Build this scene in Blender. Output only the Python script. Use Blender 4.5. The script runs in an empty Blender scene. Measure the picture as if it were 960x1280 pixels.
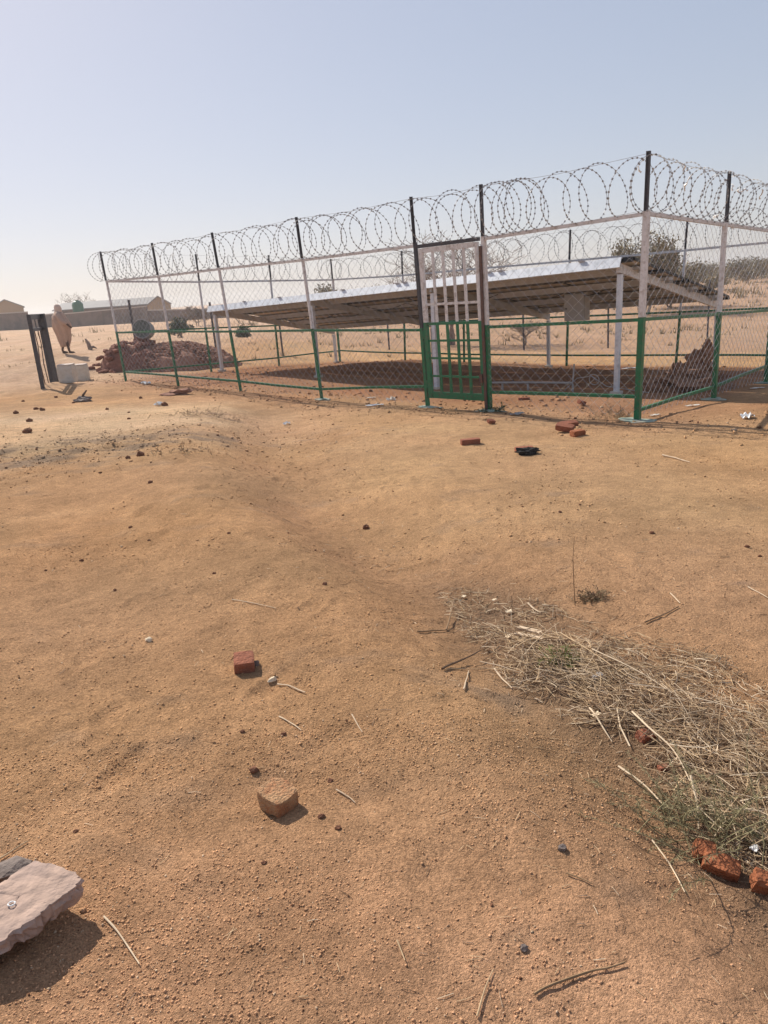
import bpy, bmesh, math, random
import numpy as np
from mathutils import Vector, Matrix, noise as mnoise

SC = bpy.context.scene
COL = SC.collection
random.seed(11)

# ---------------------------------------------------------------- camera
_r, _u, _f = [Vector(v) for v in [[0.997154, -0.021662, -0.072211], [0.07539, 0.286518, 0.955104], [0.0, 0.95783, -0.287336]]]
cam_data = bpy.data.cameras.new('camera')
cam_data.sensor_fit = 'VERTICAL'; cam_data.sensor_height = 36.0; cam_data.lens = 25.9021
cam_data.clip_start = 0.05; cam_data.clip_end = 3000
cam = bpy.data.objects.new('camera', cam_data); COL.objects.link(cam)
cam.matrix_world = Matrix(((_r.x, _u.x, -_f.x, 0), (_r.y, _u.y, -_f.y, 0), (_r.z, _u.z, -_f.z, 1.4425), (0, 0, 0, 1)))
SC.camera = cam

# ---------------------------------------------------------------- sky, sun, exposure
SUN_EL = math.radians(39.0)
SUN_TO = Vector((0.60, -0.80, 0)).normalized()          # the way shadows fall on the ground
SUN_ROT = math.atan2(-SUN_TO.x, -SUN_TO.y)                # compass bearing of the sun from +Y
world = bpy.data.worlds.new('World'); SC.world = world; world.use_nodes = True
wn = world.node_tree.nodes; wl = world.node_tree.links
bg = wn['Background']
sky = wn.new('ShaderNodeTexSky'); sky.sky_type = 'NISHITA'; sky.sun_disc = False
sky.sun_elevation = SUN_EL; sky.sun_rotation = SUN_ROT
sky.altitude = 300; sky.air_density = 1.0; sky.dust_density = 1.0; sky.ozone_density = 3.0
# desert air: the sky's blue washed out and its range flattened evenly in all directions
def _vm(op, x, val):
    t = wn.new('ShaderNodeVectorMath'); t.operation = op; wl.new(x, t.inputs[0])
    if op == 'SCALE': t.inputs['Scale'].default_value = val
    return t.outputs[0]
hsv = wn.new('ShaderNodeHueSaturation'); hsv.inputs['Saturation'].default_value = 1.1
gam = wn.new('ShaderNodeGamma'); gam.inputs['Gamma'].default_value = 0.40
tin = wn.new('ShaderNodeMix'); tin.data_type = 'RGBA'; tin.blend_type = 'MULTIPLY'; tin.inputs[0].default_value = 1.0
tin.inputs[7].default_value = (1.025, .975, 1.02, 1)
wl.new(_vm('SCALE', sky.outputs[0], 1 / 8.0), gam.inputs['Color']); wl.new(gam.outputs[0], hsv.inputs['Color'])
wl.new(hsv.outputs[0], tin.inputs[6]); wl.new(_vm('SCALE', tin.outputs[2], 6.3), bg.inputs['Color'])
bg.inputs['Strength'].default_value = 0.10

sun_data = bpy.data.lights.new('sun', 'SUN'); sun_data.energy = 5.0; sun_data.angle = math.radians(0.53)
sun_data.color = (1.0, 0.93, 0.82)
sun = bpy.data.objects.new('sun', sun_data); COL.objects.link(sun)
sd = Vector((SUN_TO.x * math.cos(SUN_EL), SUN_TO.y * math.cos(SUN_EL), -math.sin(SUN_EL)))
sun.rotation_euler = sd.to_track_quat('-Z', 'Y').to_euler(); sun.location = -sd * 200

SC.view_settings.view_transform = 'Standard'; SC.view_settings.look = 'None'
SC.view_settings.exposure = 0.27; SC.view_settings.gamma = 1.0; SC.view_settings.use_curve_mapping = False

# ---------------------------------------------------------------- the lie of the land
FU = np.array([-0.70828, 0.70593])      # along the front of the fence, from the near corner
FV = np.array([0.70593, 0.70828])       # into the enclosure
FK = np.array([3.2853, 9.0939])         # near corner of the fence
_tab = np.random.RandomState(7).rand(256, 256)

def vnoise(x, y, s=0):
    x = np.asarray(x, float) + 37.7 * s; y = np.asarray(y, float) - 21.3 * s
    i = np.floor(x).astype(np.int64); j = np.floor(y).astype(np.int64)
    fx = x - i; fy = y - j
    fx = fx * fx * (3 - 2 * fx); fy = fy * fy * (3 - 2 * fy)
    a = _tab[i & 255, j & 255]; b = _tab[(i + 1) & 255, j & 255]
    c = _tab[i & 255, (j + 1) & 255]; d = _tab[(i + 1) & 255, (j + 1) & 255]
    return (a * (1 - fx) + b * fx) * (1 - fy) + (c * (1 - fx) + d * fx) * fy * 1.0 - 0.5

def sstep(a, b, x):
    t = np.clip((x - a) / (b - a), 0, 1)
    return t * t * (3 - 2 * t)

# surveyed heights: (along, into, z) in fence coordinates
SURVEY = np.array([(13.24, 0, -.28), (10.83, 0, -.26), (8.46, 0, -.32), (6.0, 0, -.31), (3.49, 0, -.34), (2.31, 0, -.35), (.04, 0, -.39),
    (0, 2.4, -.52), (0, 4.73, -.50), (13.3, 2.52, -.38), (13.3, 4.85, -.44), (13.3, 7.28, -.58), (10.5, 7.28, -.55),
    (8.4, 7.28, -.57), (5.3, 7.28, -.6), (2.6, 7.28, -.59), (13.1, 2.7, -.38), (9.15, 2.7, -.40), (5.57, 2.7, -.6), (1.69, 2.7, -.5),
    (13.1, 6.9, -.6), (5.54, 6.9, -.64), (1.52, 6.9, -.6), (7.5, 4.5, -.58), (4.0, 4.5, -.62), (2, 4.5, -.6), (7.3, 2.2, -.5), (3.6, 2.0, -.52),
    (-1.2, 1.0, -.36), (-2.5, 2.0, -.33), (-1.3, 2.6, -.45)])
_sx = FK[0] + SURVEY[:, 0] * FU[0] + SURVEY[:, 1] * FV[0]
_sy = FK[1] + SURVEY[:, 0] * FU[1] + SURVEY[:, 1] * FV[1]
def _plane(x, y):
    return -0.0321 * 30 * np.tanh(x / 30) - 0.02657 * 30 * np.tanh(y / 30)
_sr = SURVEY[:, 2] - _plane(_sx, _sy)
GULLY = np.array([(-2.1, 14.6), (-1.7, 12.0), (-1.2, 8.3), (-0.62, 5.9), (-0.17, 4.8), (0.2, 3.86), (0.45, 2.91), (0.6, 2.42), (0.73, 2.01), (0.83, 1.7), (0.92, 1.4), (1.05, 1.0), (1.3, .4)])

_pr = np.random.RandomState(23)
PRINTS = []                                                 # faint footprints: a few walking lines across the open ground
for (sx_, sy_, ha_, n_) in ((-1.2, 2.4, 1.75, 9), (1.2, 4.0, 1.95, 8), (-2.0, 5.0, 1.2, 8), (0.4, 5.5, 2.2, 6), (2.2, 5.2, 2.6, 6), (-1.0, 1.5, 1.2, 4)):
    for k_ in range(n_):
        o_ = .09 * (1 if k_ % 2 else -1)
        PRINTS.append((sx_ + np.cos(ha_) * .62 * k_ - np.sin(ha_) * o_ + _pr.normal(0, .04), sy_ + np.sin(ha_) * .62 * k_ + np.cos(ha_) * o_ + _pr.normal(0, .04), ha_ + _pr.normal(0, .15)))

def gully_dist(x, y):
    """signed distance to the washed-out channel (negative on its left bank) and how far along it"""
    best = np.full(np.shape(x), 1e9); sgn = np.ones(np.shape(x)); al = np.zeros(np.shape(x))
    for k in range(len(GULLY) - 1):
        p, q = GULLY[k], GULLY[k + 1]; e = q - p; L = np.hypot(*e)
        t = np.clip(((x - p[0]) * e[0] + (y - p[1]) * e[1]) / L ** 2, 0, 1)
        dx = x - p[0] - t * e[0]; dy = y - p[1] - t * e[1]; dd = np.hypot(dx, dy)
        s = np.where(e[0] * dy - e[1] * dx > 0, 1.0, -1.0)
        m = dd < best
        best = np.where(m, dd, best); sgn = np.where(m, s, sgn); al = np.where(m, k + t, al)
    return best * sgn, al

def zg(x, y, micro=True):
    x = np.asarray(x, float); y = np.asarray(y, float)
    z = _plane(x, y)
    wn = np.zeros(np.shape(x)); ws = np.zeros(np.shape(x))
    for a, b, r in zip(_sx, _sy, _sr):
        w = np.exp(-((x - a) ** 2 + (y - b) ** 2) / 3.4)
        wn = wn + w * r; ws = ws + w
    z = z + wn / (ws + 0.25)
    z = z + 0.42 * np.exp(-(((x + 14) / 9) ** 2 + ((y - 33) / 11) ** 2)) + 0.06 * np.exp(-(((x + 4.2) / 2.6) ** 2 + ((y - 10.4) / 2.2) ** 2))
    z = z + 0.12 * np.exp(-(((x - 5.0) / 1.0) ** 2 + ((y - 8.9) / .9) ** 2))
    dune = sstep(14, 18, y) * sstep(-4, -7, x)
    z = z + dune * (vnoise(x / 1.1, y / 1.5, 13) * .16 + vnoise(x / .45, y / .6, 14) * .08)
    g, al = gully_dist(x, y)
    r = np.hypot(x, y)
    dep = 0.19 * sstep(0.0, 1.4, al) * (1 - 0.5 * sstep(3.5, 6.5, al))
    wl = np.where(g > 0, 0.24 + .08 * np.minimum(y, 9), 0.18 + .045 * np.minimum(np.abs(y), 9))
    z = z - dep * np.exp(-(g / wl) ** 2) + 0.05 * np.exp(-((g + wl * 1.9) / (wl * 1.1)) ** 2) * sstep(0, 1.6, al)
    far = sstep(14, 40, r)
    z = z + vnoise(x / 2.3, y / 2.3, 1) * (0.05 + .10 * far) + vnoise(x / .7, y / .7, 2) * 0.024 + vnoise(x / 14, y / 9, 9) * .45 * far + sstep(22, 80, r) * sstep(-.15, .15, x / (r + 1)) * 1.15
    rough = np.exp(-(((x + 3.6) / 2.0) ** 2 + ((y - 8.6 - .35 * (x + 3.6)) / .9) ** 2))
    z = z + rough * (vnoise(x / .4, y / .22, 11) * .07 + vnoise(x / .17, y / .12, 12) * .05)
    for (px, py, pa) in PRINTS:
        dx = x - px; dy = y - py; m = (np.abs(dx) < .3) & (np.abs(dy) < .3)
        if np.any(m):
            a = dx * np.cos(pa) + dy * np.sin(pa); c = -dx * np.sin(pa) + dy * np.cos(pa)
            q = (a / .125) ** 2 + (c / .05) ** 2
            z = z - np.where(m, .013 * np.exp(-q ** 2) - .005 * np.exp(-(q - 1.9) ** 2 * 2.5), 0)
    if micro:
        k = 1 - sstep(7, 12, r)
        z = z + k * (vnoise(x / .22, y / .22, 3) * 0.016 + vnoise(x / .085, y / .085, 4) * 0.011 + vnoise(x / .035, y / .035, 5) * 0.0075)
    return z


def Z(x, y):
    return float(zg(np.array([x]), np.array([y]))[0])
def W(u, v, z):
    """fence coordinates -> world"""
    return Vector((FK[0] + u * FU[0] + v * FV[0], FK[1] + u * FU[1] + v * FV[1], z))
def WG(u, v, dz=0.0):
    p = W(u, v, 0); p.z = Z(p.x, p.y) + dz
    return p
UV3 = Vector((FU[0], FU[1], 0)); VV3 = Vector((FV[0], FV[1], 0)); UP = Vector((0, 0, 1))

# ---------------------------------------------------------------- materials
def mat(name, col, rough=.8, metal=0.0, spec=.3, var=.25, scale=8.0, bump=0.0, bscale=60.0, tint=None, tscale=3.0, tamt=.5, attr=None, rr=0.0):
    """procedural material: base colour broken up by noise, an optional second tint in patches, fine relief"""
    m = bpy.data.materials.new(name); m.use_nodes = True
    n = m.node_tree.nodes; l = m.node_tree.links; b = n['Principled BSDF']
    b.inputs['Roughness'].default_value = rough; b.inputs['Metallic'].default_value = metal
    b.inputs['Specular IOR Level'].default_value = spec
    tc = n.new('ShaderNodeTexCoord')
    n1 = n.new('ShaderNodeTexNoise'); n1.inputs['Scale'].default_value = scale; n1.inputs['Detail'].default_value = 6; n1.inputs['Roughness'].default_value = .65
    l.new(tc.outputs['Object'], n1.inputs['Vector'])
    mr = n.new('ShaderNodeMapRange'); mr.inputs['From Min'].default_value = .25; mr.inputs['From Max'].default_value = .75
    mr.inputs['To Min'].default_value = 1 - var; mr.inputs['To Max'].default_value = 1 + var
    l.new(n1.outputs['Fac'], mr.inputs['Value'])
    if attr:
        base = n.new('ShaderNodeAttribute'); base.attribute_name = attr; out = base.outputs['Color']
    else:
        base = n.new('ShaderNodeRGB'); base.outputs[0].default_value = (*col, 1); out = base.outputs[0]
    if tint:
        n2 = n.new('ShaderNodeTexNoise'); n2.inputs['Scale'].default_value = tscale; n2.inputs['Detail'].default_value = 8; n2.inputs['Roughness'].default_value = .7
        l.new(tc.outputs['Object'], n2.inputs['Vector'])
        r2 = n.new('ShaderNodeMapRange'); r2.inputs['From Min'].default_value = .62 - tamt * .3; r2.inputs['From Max'].default_value = .72 - tamt * .2
        l.new(n2.outputs['Fac'], r2.inputs['Value'])
        mx = n.new('ShaderNodeMix'); mx.data_type = 'RGBA'
        l.new(r2.outputs[0], mx.inputs[0]); l.new(out, mx.inputs[6]); mx.inputs[7].default_value = (*tint, 1); out = mx.outputs[2]
    vm = n.new('ShaderNodeVectorMath'); vm.operation = 'SCALE'
    l.new(out, vm.inputs[0]); l.new(mr.outputs[0], vm.inputs['Scale'])
    l.new(vm.outputs[0], b.inputs['Base Color'])
    if rr:
        r3 = n.new('ShaderNodeMapRange'); r3.inputs['To Min'].default_value = rough - rr; r3.inputs['To Max'].default_value = min(1, rough + rr)
        l.new(n1.outputs['Fac'], r3.inputs['Value']); l.new(r3.outputs[0], b.inputs['Roughness'])
    if bump:
        n3 = n.new('ShaderNodeTexNoise'); n3.inputs['Scale'].default_value = bscale; n3.inputs['Detail'].default_value = 5
        l.new(tc.outputs['Object'], n3.inputs['Vector'])
        bp = n.new('ShaderNodeBump'); bp.inputs['Strength'].default_value = bump; bp.inputs['Distance'].default_value = .02
        l.new(n3.outputs['Fac'], bp.inputs['Height']); l.new(bp.outputs[0], b.inputs['Normal'])
    return m

def ground_material():
    m = bpy.data.materials.new('sandy_soil'); m.use_nodes = True
    n = m.node_tree.nodes; l = m.node_tree.links; b = n['Principled BSDF']
    b.inputs['Roughness'].default_value = .95; b.inputs['Specular IOR Level'].default_value = .04
    tc = n.new('ShaderNodeTexCoord'); at = n.new('ShaderNodeAttribute'); at.attribute_name = 'soil'
    def nz(scale, det=6, rough=.65, vec=None):
        t = n.new('ShaderNodeTexNoise'); t.inputs['Scale'].default_value = scale; t.inputs['Detail'].default_value = det; t.inputs['Roughness'].default_value = rough
        l.new(vec or tc.outputs['Object'], t.inputs['Vector']); return t.outputs['Fac']
    def mrange(v, lo, hi, a, c):
        t = n.new('ShaderNodeMapRange'); t.inputs['From Min'].default_value = lo; t.inputs['From Max'].default_value = hi
        t.inputs['To Min'].default_value = a; t.inputs['To Max'].default_value = c; l.new(v, t.inputs['Value']); return t.outputs[0]
    def mul(a, c):
        t = n.new('ShaderNodeMath'); t.operation = 'MULTIPLY'; l.new(a, t.inputs[0]); l.new(c, t.inputs[1]); return t.outputs[0]
    def add(a, c, k=1.0):
        t = n.new('ShaderNodeMath'); t.operation = 'MULTIPLY_ADD'; l.new(c, t.inputs[0]); t.inputs[1].default_value = k; l.new(a, t.inputs[2]); return t.outputs[0]
    big = mul(mrange(nz(1.1, 8), .3, .7, .86, 1.14), mrange(nz(55, 5, .75), .56, .70, 1.0, .62))
    mid = mul(mrange(nz(9, 8, .75), .3, .7, .80, 1.20), mrange(nz(24, 6, .75), .57, .70, 1.0, .74))
    fine = mrange(nz(110, 6, .8), .3, .7, .60, 1.40)
    grit = mul(mrange(nz(420, 2), .55, .75, 1.0, 1.4), mrange(nz(210, 3, .6), .57, .67, 1.0, .55))
    def grain(scale, lo, hi):
        t = n.new('ShaderNodeTexVoronoi'); t.inputs['Scale'].default_value = scale; l.new(tc.outputs['Object'], t.inputs['Vector'])
        s = n.new('ShaderNodeSeparateColor'); l.new(t.outputs['Color'], s.inputs[0])
        return mrange(s.outputs[0], 0, 1, lo, hi), t.outputs['Distance']
    g1, d1 = grain(120, .89, 1.13); g2, d2 = grain(260, .86, 1.15)
    f = mul(mul(mul(big, mid), mul(fine, grit)), mul(g1, g2))
    vm = n.new('ShaderNodeVectorMath'); vm.operation = 'SCALE'; l.new(at.outputs['Color'], vm.inputs[0]); l.new(f, vm.inputs['Scale'])
    # reddish crumbs of earth mixed into the sand
    mx = n.new('ShaderNodeMix'); mx.data_type = 'RGBA'; mx.inputs[7].default_value = (.20, .095, .05, 1)
    red = mul(mrange(nz(26, 6, .75), .56, .70, 0, .55), mrange(nz(2.2, 3), .4, .65, .15, 1))
    l.new(red, mx.inputs[0]); l.new(vm.outputs[0], mx.inputs[6]); l.new(mx.outputs[2], b.inputs['Base Color'])
    h = add(nz(30, 7, .75), nz(95, 5, .8), .75)
    h = add(h, nz(230, 3, .7), .45); h = add(h, d1, -.16); h = add(h, d2, -.14)
    bp = n.new('ShaderNodeBump'); bp.inputs['Strength'].default_value = .85; bp.inputs['Distance'].default_value = .026
    l.new(h, bp.inputs['Height']); l.new(bp.outputs[0], b.inputs['Normal'])
    return m

M = {}
M['ground'] = ground_material()
M['pebble'] = mat('pebble', (1, 1, 1), rough=1, spec=.02, var=.2, scale=90, attr='soil', bump=.4, bscale=300)
M['green'] = mat('green_paint', (.012, .155, .066), rough=.42, spec=.45, var=.22, scale=14, tint=(.06, .11, .06), tscale=17, tamt=.42, rr=.14)
M['silver'] = mat('silver_paint', (.66, .635, .63), rough=.5, metal=.1, spec=.5, var=.14, scale=18, tint=(.44, .39, .36), tscale=16, tamt=.4, rr=.12)
M['dark'] = mat('dark_steel', (.068, .067, .078), rough=.5, metal=.3, spec=.4, var=.35, scale=25, tint=(.09, .06, .05), tscale=30, tamt=.3)
M['rust'] = mat('rusty_steel', (.12, .08, .072), rough=.75, metal=.1, var=.35, scale=30, tint=(.16, .08, .05), tscale=20)
M['galv'] = mat('galvanised_steel', (.66, .69, .74), rough=.5, metal=.2, spec=.5, var=.10, scale=7, tint=(.48, .51, .55), tscale=9, tamt=.4, rr=.12)
M['purlin'] = mat('grey_primed_steel', (.46, .46, .47), rough=.6, metal=.2, var=.14, scale=9)
M['wire'] = mat('galvanised_wire', (.50, .49, .50), rough=.4, metal=.5, spec=.5, var=.1)
M['razor'] = mat('razor_wire_steel', (.34, .33, .33), rough=.5, metal=.2, var=.15)
M['backsheet'] = mat('panel_backsheet', (.66, .60, .52), rough=.6, var=.07, scale=3)
M['glass'] = mat('panel_glass', (.012, .016, .035), rough=.12, spec=.5, var=.1)
M['alu'] = mat('dark_module_frame', (.025, .025, .028), rough=.45, metal=.4, var=.1)
M['boxgrey'] = mat('grey_enclosure_paint', (.42, .41, .40), rough=.5, var=.06)
M['black'] = mat('black_plastic', (.015, .015, .016), rough=.5, var=.1)
M['concrete'] = mat('old_concrete', (.62, .56, .48), rough=.9, var=.2, scale=12, bump=.5, bscale=40, tint=(.55, .52, .47), tscale=6)
M['pad'] = mat('painted_concrete_pad', (.28, .36, .30), rough=.8, var=.3, scale=14, bump=.5, bscale=40, tint=(.42, .36, .28), tscale=9)
M['brick'] = mat('fired_brick', (.32, .115, .065), rough=.92, var=.3, scale=30, bump=.8, bscale=90, tint=(.23, .09, .055), tscale=14)
M['brickdust'] = mat('dusty_brick', (.45, .265, .14), rough=.95, var=.22, scale=35, bump=.8, bscale=110, tint=(.36, .145, .065), tscale=13, tamt=.55)
M['brickorange'] = mat('orange_brick', (.36, .125, .055), rough=.95, var=.35, scale=30, bump=1.0, bscale=80, tint=(.22, .075, .035), tscale=15)
M['stone'] = mat('pinkish_grey_stone', (.43, .31, .25), rough=.95, spec=.1, var=.22, scale=9, bump=.55, bscale=28, tint=(.34, .25, .21), tscale=7, tamt=.5)
M['darkstone'] = mat('dark_grey_stone', (.19, .15, .13), rough=.85, var=.3, scale=12, bump=.5)
M['whitestone'] = mat('pale_pebble', (.74, .60, .42), rough=.95, var=.12, scale=30)
M['clod'] = mat('red_brown_clod', (.19, .085, .048), rough=.97, var=.35, scale=25, bump=.9, bscale=60)
M['darkearth'] = mat('dark_brown_earth', (.25, .135, .085), rough=1, var=.4, scale=14, bump=1.0, bscale=40)
M['rubble'] = mat('reddish_rubble', (.23, .10, .07), rough=1, var=.35, scale=9, bump=1.0, bscale=25)
M['gravelpink'] = mat('pinkish_gravel', (.31, .16, .11), rough=1, var=.3, scale=14, bump=1.0, bscale=25)
M['white'] = mat('white_plastic', (.80, .79, .77), rough=.5, var=.06)
M['paper'] = mat('weathered_paper', (.70, .65, .58), rough=.9, var=.12)
M['redplastic'] = mat('faded_red_plastic', (.60, .16, .12), rough=.5, var=.1)
M['charred'] = mat('charred_wood', (.03, .028, .027), rough=.95, var=.5, scale=40, bump=1)
M['straw'] = mat('dry_straw', (.50, .355, .21), rough=.8, var=.3, scale=5)
M['strawpale'] = mat('bleached_straw', (.64, .50, .345), rough=.75, var=.2, scale=5)
M['strawgrey'] = mat('grey_brown_straw', (.27, .175, .105), rough=.9, var=.3, scale=5)
M['twig'] = mat('brown_twig', (.26, .165, .09), rough=.9, var=.3, scale=40)
M['twigdark'] = mat('dark_twig', (.12, .075, .048), rough=.9, var=.3, scale=40)
M['splitwood'] = mat('split_pale_wood', (.55, .42, .29), rough=.8, var=.2, scale=30)
M['leafgrey'] = mat('grey_green_leaf', (.25, .215, .115), rough=.8, var=.35, scale=6)
M['leafgreen'] = mat('fresh_green_leaf', (.17, .21, .045), rough=.7, var=.25, scale=6)
M['leafolive'] = mat('olive_leaf', (.21, .17, .095), rough=.85, var=.35, scale=1.5)
M['leafdark'] = mat('dark_green_leaf', (.05, .075, .04), rough=.8, var=.35, scale=2)
M['scrub'] = mat('dry_scrub', (.27, .21, .115), rough=.9, var=.35, scale=.6)
M['bark'] = mat('grey_brown_bark', (.24, .185, .145), rough=.95, var=.3, scale=12)
M['barkred'] = mat('reddish_bark', (.26, .195, .16), rough=.95, var=.3, scale=12)
M['mudwall'] = mat('brown_block_wall', (.23, .165, .135), rough=.95, var=.22, scale=1.2, tint=(.15, .11, .10), tscale=.5)
M['coping'] = mat('pale_coping', (.55, .47, .41), rough=.9, var=.12)
M['tanwall'] = mat('tan_plaster', (.42, .29, .18), rough=.9, var=.1, scale=.8)
M['greyroof'] = mat('grey_sheet_roof', (.27, .255, .25), rough=.8, metal=.0, var=.1, scale=.5)
M['tank'] = mat('green_tank_plastic', (.03, .12, .07), rough=.45, var=.12)
M['drum'] = mat('grey_green_drum', (.24, .27, .25), rough=.6, metal=.2, var=.25, scale=6, tint=(.3, .3, .29), tscale=4)
M['drumdark'] = mat('dark_drum_inside', (.12, .14, .13), rough=.8, var=.3)
M['skin'] = mat('dark_skin', (.09, .045, .03), rough=.6, var=.1)
M['cloth'] = mat('beige_cloth', (.46, .315, .24), rough=.9, var=.10, scale=6)
M['clothpale'] = mat('pale_cloth', (.62, .47, .38), rough=.9, var=.08, scale=6)
M['shoe'] = mat('brown_sandal', (.05, .025, .02), rough=.7, var=.1)
M['pipe'] = mat('grey_conduit', (.36, .34, .33), rough=.5, var=.1)

# ---------------------------------------------------------------- mesh helpers
class MB:
    def __init__(s): s.v = []; s.f = []; s.m = []
    def add(s, vs, fs, mi=0):
        o = len(s.v); s.v.extend(tuple(p) for p in vs); s.f.extend(tuple(i + o for i in f) for f in fs); s.m.extend([mi] * len(fs)); return s
    def box(s, c, size, R=None, mi=0):
        hx, hy, hz = [k / 2 for k in size]; c = Vector(c); R = R or Matrix.Identity(3)
        vs = [c + R @ Vector((x * hx, y * hy, z * hz)) for x in (-1, 1) for y in (-1, 1) for z in (-1, 1)]
        return s.add(vs, [(0, 1, 3, 2), (4, 6, 7, 5), (0, 4, 5, 1), (2, 3, 7, 6), (0, 2, 6, 4), (1, 5, 7, 3)], mi)
    def beam(s, p, q, w, h, side=None, mi=0):
        """square-section bar from p to q; w along `side`, h across it"""
        p = Vector(p); q = Vector(q); d = (q - p).normalized()
        a = Vector(side) if side is not None else (UP if abs(d.z) < .9 else VV3)
        a = (a - d * a.dot(d)).normalized(); b = d.cross(a)
        vs = [e + a * (x * w / 2) + b * (y * h / 2) for e in (p, q) for x, y in ((-1, -1), (1, -1), (1, 1), (-1, 1))]
        return s.add(vs, [(3, 2, 1, 0), (4, 5, 6, 7), (0, 1, 5, 4), (1, 2, 6, 5), (2, 3, 7, 6), (3, 0, 4, 7)], mi)
    def tube(s, pts, r, n=5, mi=0, cap=True):
        pts = [Vector(p) for p in pts]; k = len(pts)
        rs = list(r) if hasattr(r, '__len__') else [r] * k
        t = (pts[1] - pts[0]).normalized()
        a = t.orthogonal().normalized(); vs = []
        for i, p in enumerate(pts):
            t2 = (pts[min(i + 1, k - 1)] - pts[max(i - 1, 0)])
            if t2.length > 1e-9: t = t2.normalized()
            a = a - t * a.dot(t)
            a = a.normalized() if a.length > 1e-6 else t.orthogonal().normalized()
            b = t.cross(a)
            for j in range(n):
                w = 2 * math.pi * j / n
                vs.append(p + (a * math.cos(w) + b * math.sin(w)) * rs[i])
        fs = [(i * n + j, i * n + (j + 1) % n, (i + 1) * n + (j + 1) % n, (i + 1) * n + j) for i in range(k - 1) for j in range(n)]
        if cap and n > 2: fs += [tuple(reversed(range(n))), tuple(range((k - 1) * n, k * n))]
        return s.add(vs, fs, mi)
    def lathe(s, c, prof, n=20, axis=None, mi=0):
        """prof: (radius, height) pairs about axis (default up)"""
        ax = Vector(axis).normalized() if axis is not None else UP
        a = ax.orthogonal().normalized(); b = ax.cross(a); c = Vector(c); vs = []
        for r, h in prof:
            for j in range(n):
                w = 2 * math.pi * j / n; vs.append(c + ax * h + (a * math.cos(w) + b * math.sin(w)) * r)
        k = len(prof)
        fs = [(i * n + j, i * n + (j + 1) % n, (i + 1) * n + (j + 1) % n, (i + 1) * n + j) for i in range(k - 1) for j in range(n)]
        fs += [tuple(reversed(range(n))), tuple(range((k - 1) * n, k * n))]
        return s.add(vs, fs, mi)
    def lump(s, c, rad, seed=0, sub=2, rough=.35, R=None, freq=1.6, mi=0, flat=None):
        vs, fs = ICO[sub]; c = Vector(c); R = R or Matrix.Identity(3); o = Vector((seed * 3.17 % 91, seed * 7.3 % 83, seed * 1.9 % 71)); out = []
        for p in vs:
            k = 1 + rough * mnoise.fractal(p * freq + o, 1.0, 2.0, 3)
            q = Vector((p.x * rad[0] * k, p.y * rad[1] * k, p.z * rad[2] * k))
            if flat is not None and q.z < -flat * rad[2]: q.z = -flat * rad[2]
            out.append(c + R @ q)
        return s.add(out, fs, mi)
    def build(s, name, mats, parent=None, smooth=False, **props):
        me = bpy.data.meshes.new(name)
        off = world_loc(parent)
        me.from_pydata([(x - off.x, y - off.y, z - off.z) for x, y, z in s.v], [], s.f)
        ms = mats if isinstance(mats, (list, tuple)) else [mats]
        for m in ms: me.materials.append(m)
        if len(ms) > 1: me.polygons.foreach_set('material_index', s.m)
        if smooth: me.polygons.foreach_set('use_smooth', [True] * len(me.polygons))
        me.update()
        ob = bpy.data.objects.new(name, me); COL.objects.link(ob)
        if parent is not None: ob.parent = parent
        for k, v in props.items(): ob[k] = v
        return ob

def world_loc(o):
    p = Vector((0, 0, 0))
    while o is not None:
        p = p + o.location; o = o.parent
    return p

def _ico(sub):
    bm = bmesh.new(); bmesh.ops.create_icosphere(bm, subdivisions=sub, radius=1)
    r = ([v.co.copy() for v in bm.verts], [tuple(v.index for v in f.verts) for f in bm.faces]); bm.free(); return r
ICO = {k: _ico(k) for k in (1, 2, 3, 4)}

def thing(name, label, cat, loc, group=None, rotz=0):
    o = bpy.data.objects.new(name, None); COL.objects.link(o); o.location = Vector(loc); o.rotation_euler = (0, 0, rotz)
    o.empty_display_size = .1; o['label'] = label; o['category'] = cat; o['kind'] = 'thing'
    if group: o['group'] = group
    return o
def tag(o, label, cat, group=None):
    o['label'] = label; o['category'] = cat; o['kind'] = 'thing'
    if group: o['group'] = group
    return o
def recentre(o):
    """put a single-mesh thing's origin at its base"""
    me = o.data; co = np.empty(len(me.vertices) * 3); me.vertices.foreach_get('co', co); co = co.reshape(-1, 3)
    c = Vector(((co[:, 0].min() + co[:, 0].max()) / 2, (co[:, 1].min() + co[:, 1].max()) / 2, co[:, 2].min()))
    co -= np.array(c); me.vertices.foreach_set('co', co.ravel()); o.location = o.location + c; me.update(); return o
def solo(mb, name, m, label, cat, group=None, smooth=False):
    return tag(recentre(mb.build(name, m, None, smooth)), label, cat, group)

def np_mesh(name, verts, faces_flat, nper, m, kind, colors=None, smooth=False):
    me = bpy.data.meshes.new(name); nf = len(faces_flat) // nper
    me.vertices.add(len(verts)); me.vertices.foreach_set('co', np.asarray(verts, np.float32).ravel())
    me.loops.add(nf * nper); me.loops.foreach_set('vertex_index', np.asarray(faces_flat, np.int32))
    me.polygons.add(nf); me.polygons.foreach_set('loop_start', np.arange(0, nf * nper, nper, dtype=np.int32))
    me.polygons.foreach_set('loop_total', np.full(nf, nper, np.int32))
    if smooth: me.polygons.foreach_set('use_smooth', np.ones(nf, bool))
    me.update(calc_edges=True); me.validate()
    if colors is not None:
        a = me.color_attributes.new('soil', 'FLOAT_COLOR', 'POINT')
        a.data.foreach_set('color', np.concatenate([colors, np.ones((len(colors), 1))], 1).astype(np.float32).ravel())
    me.materials.append(m)
    ob = bpy.data.objects.new(name, me); COL.objects.link(ob); ob['kind'] = kind
    return ob

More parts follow.
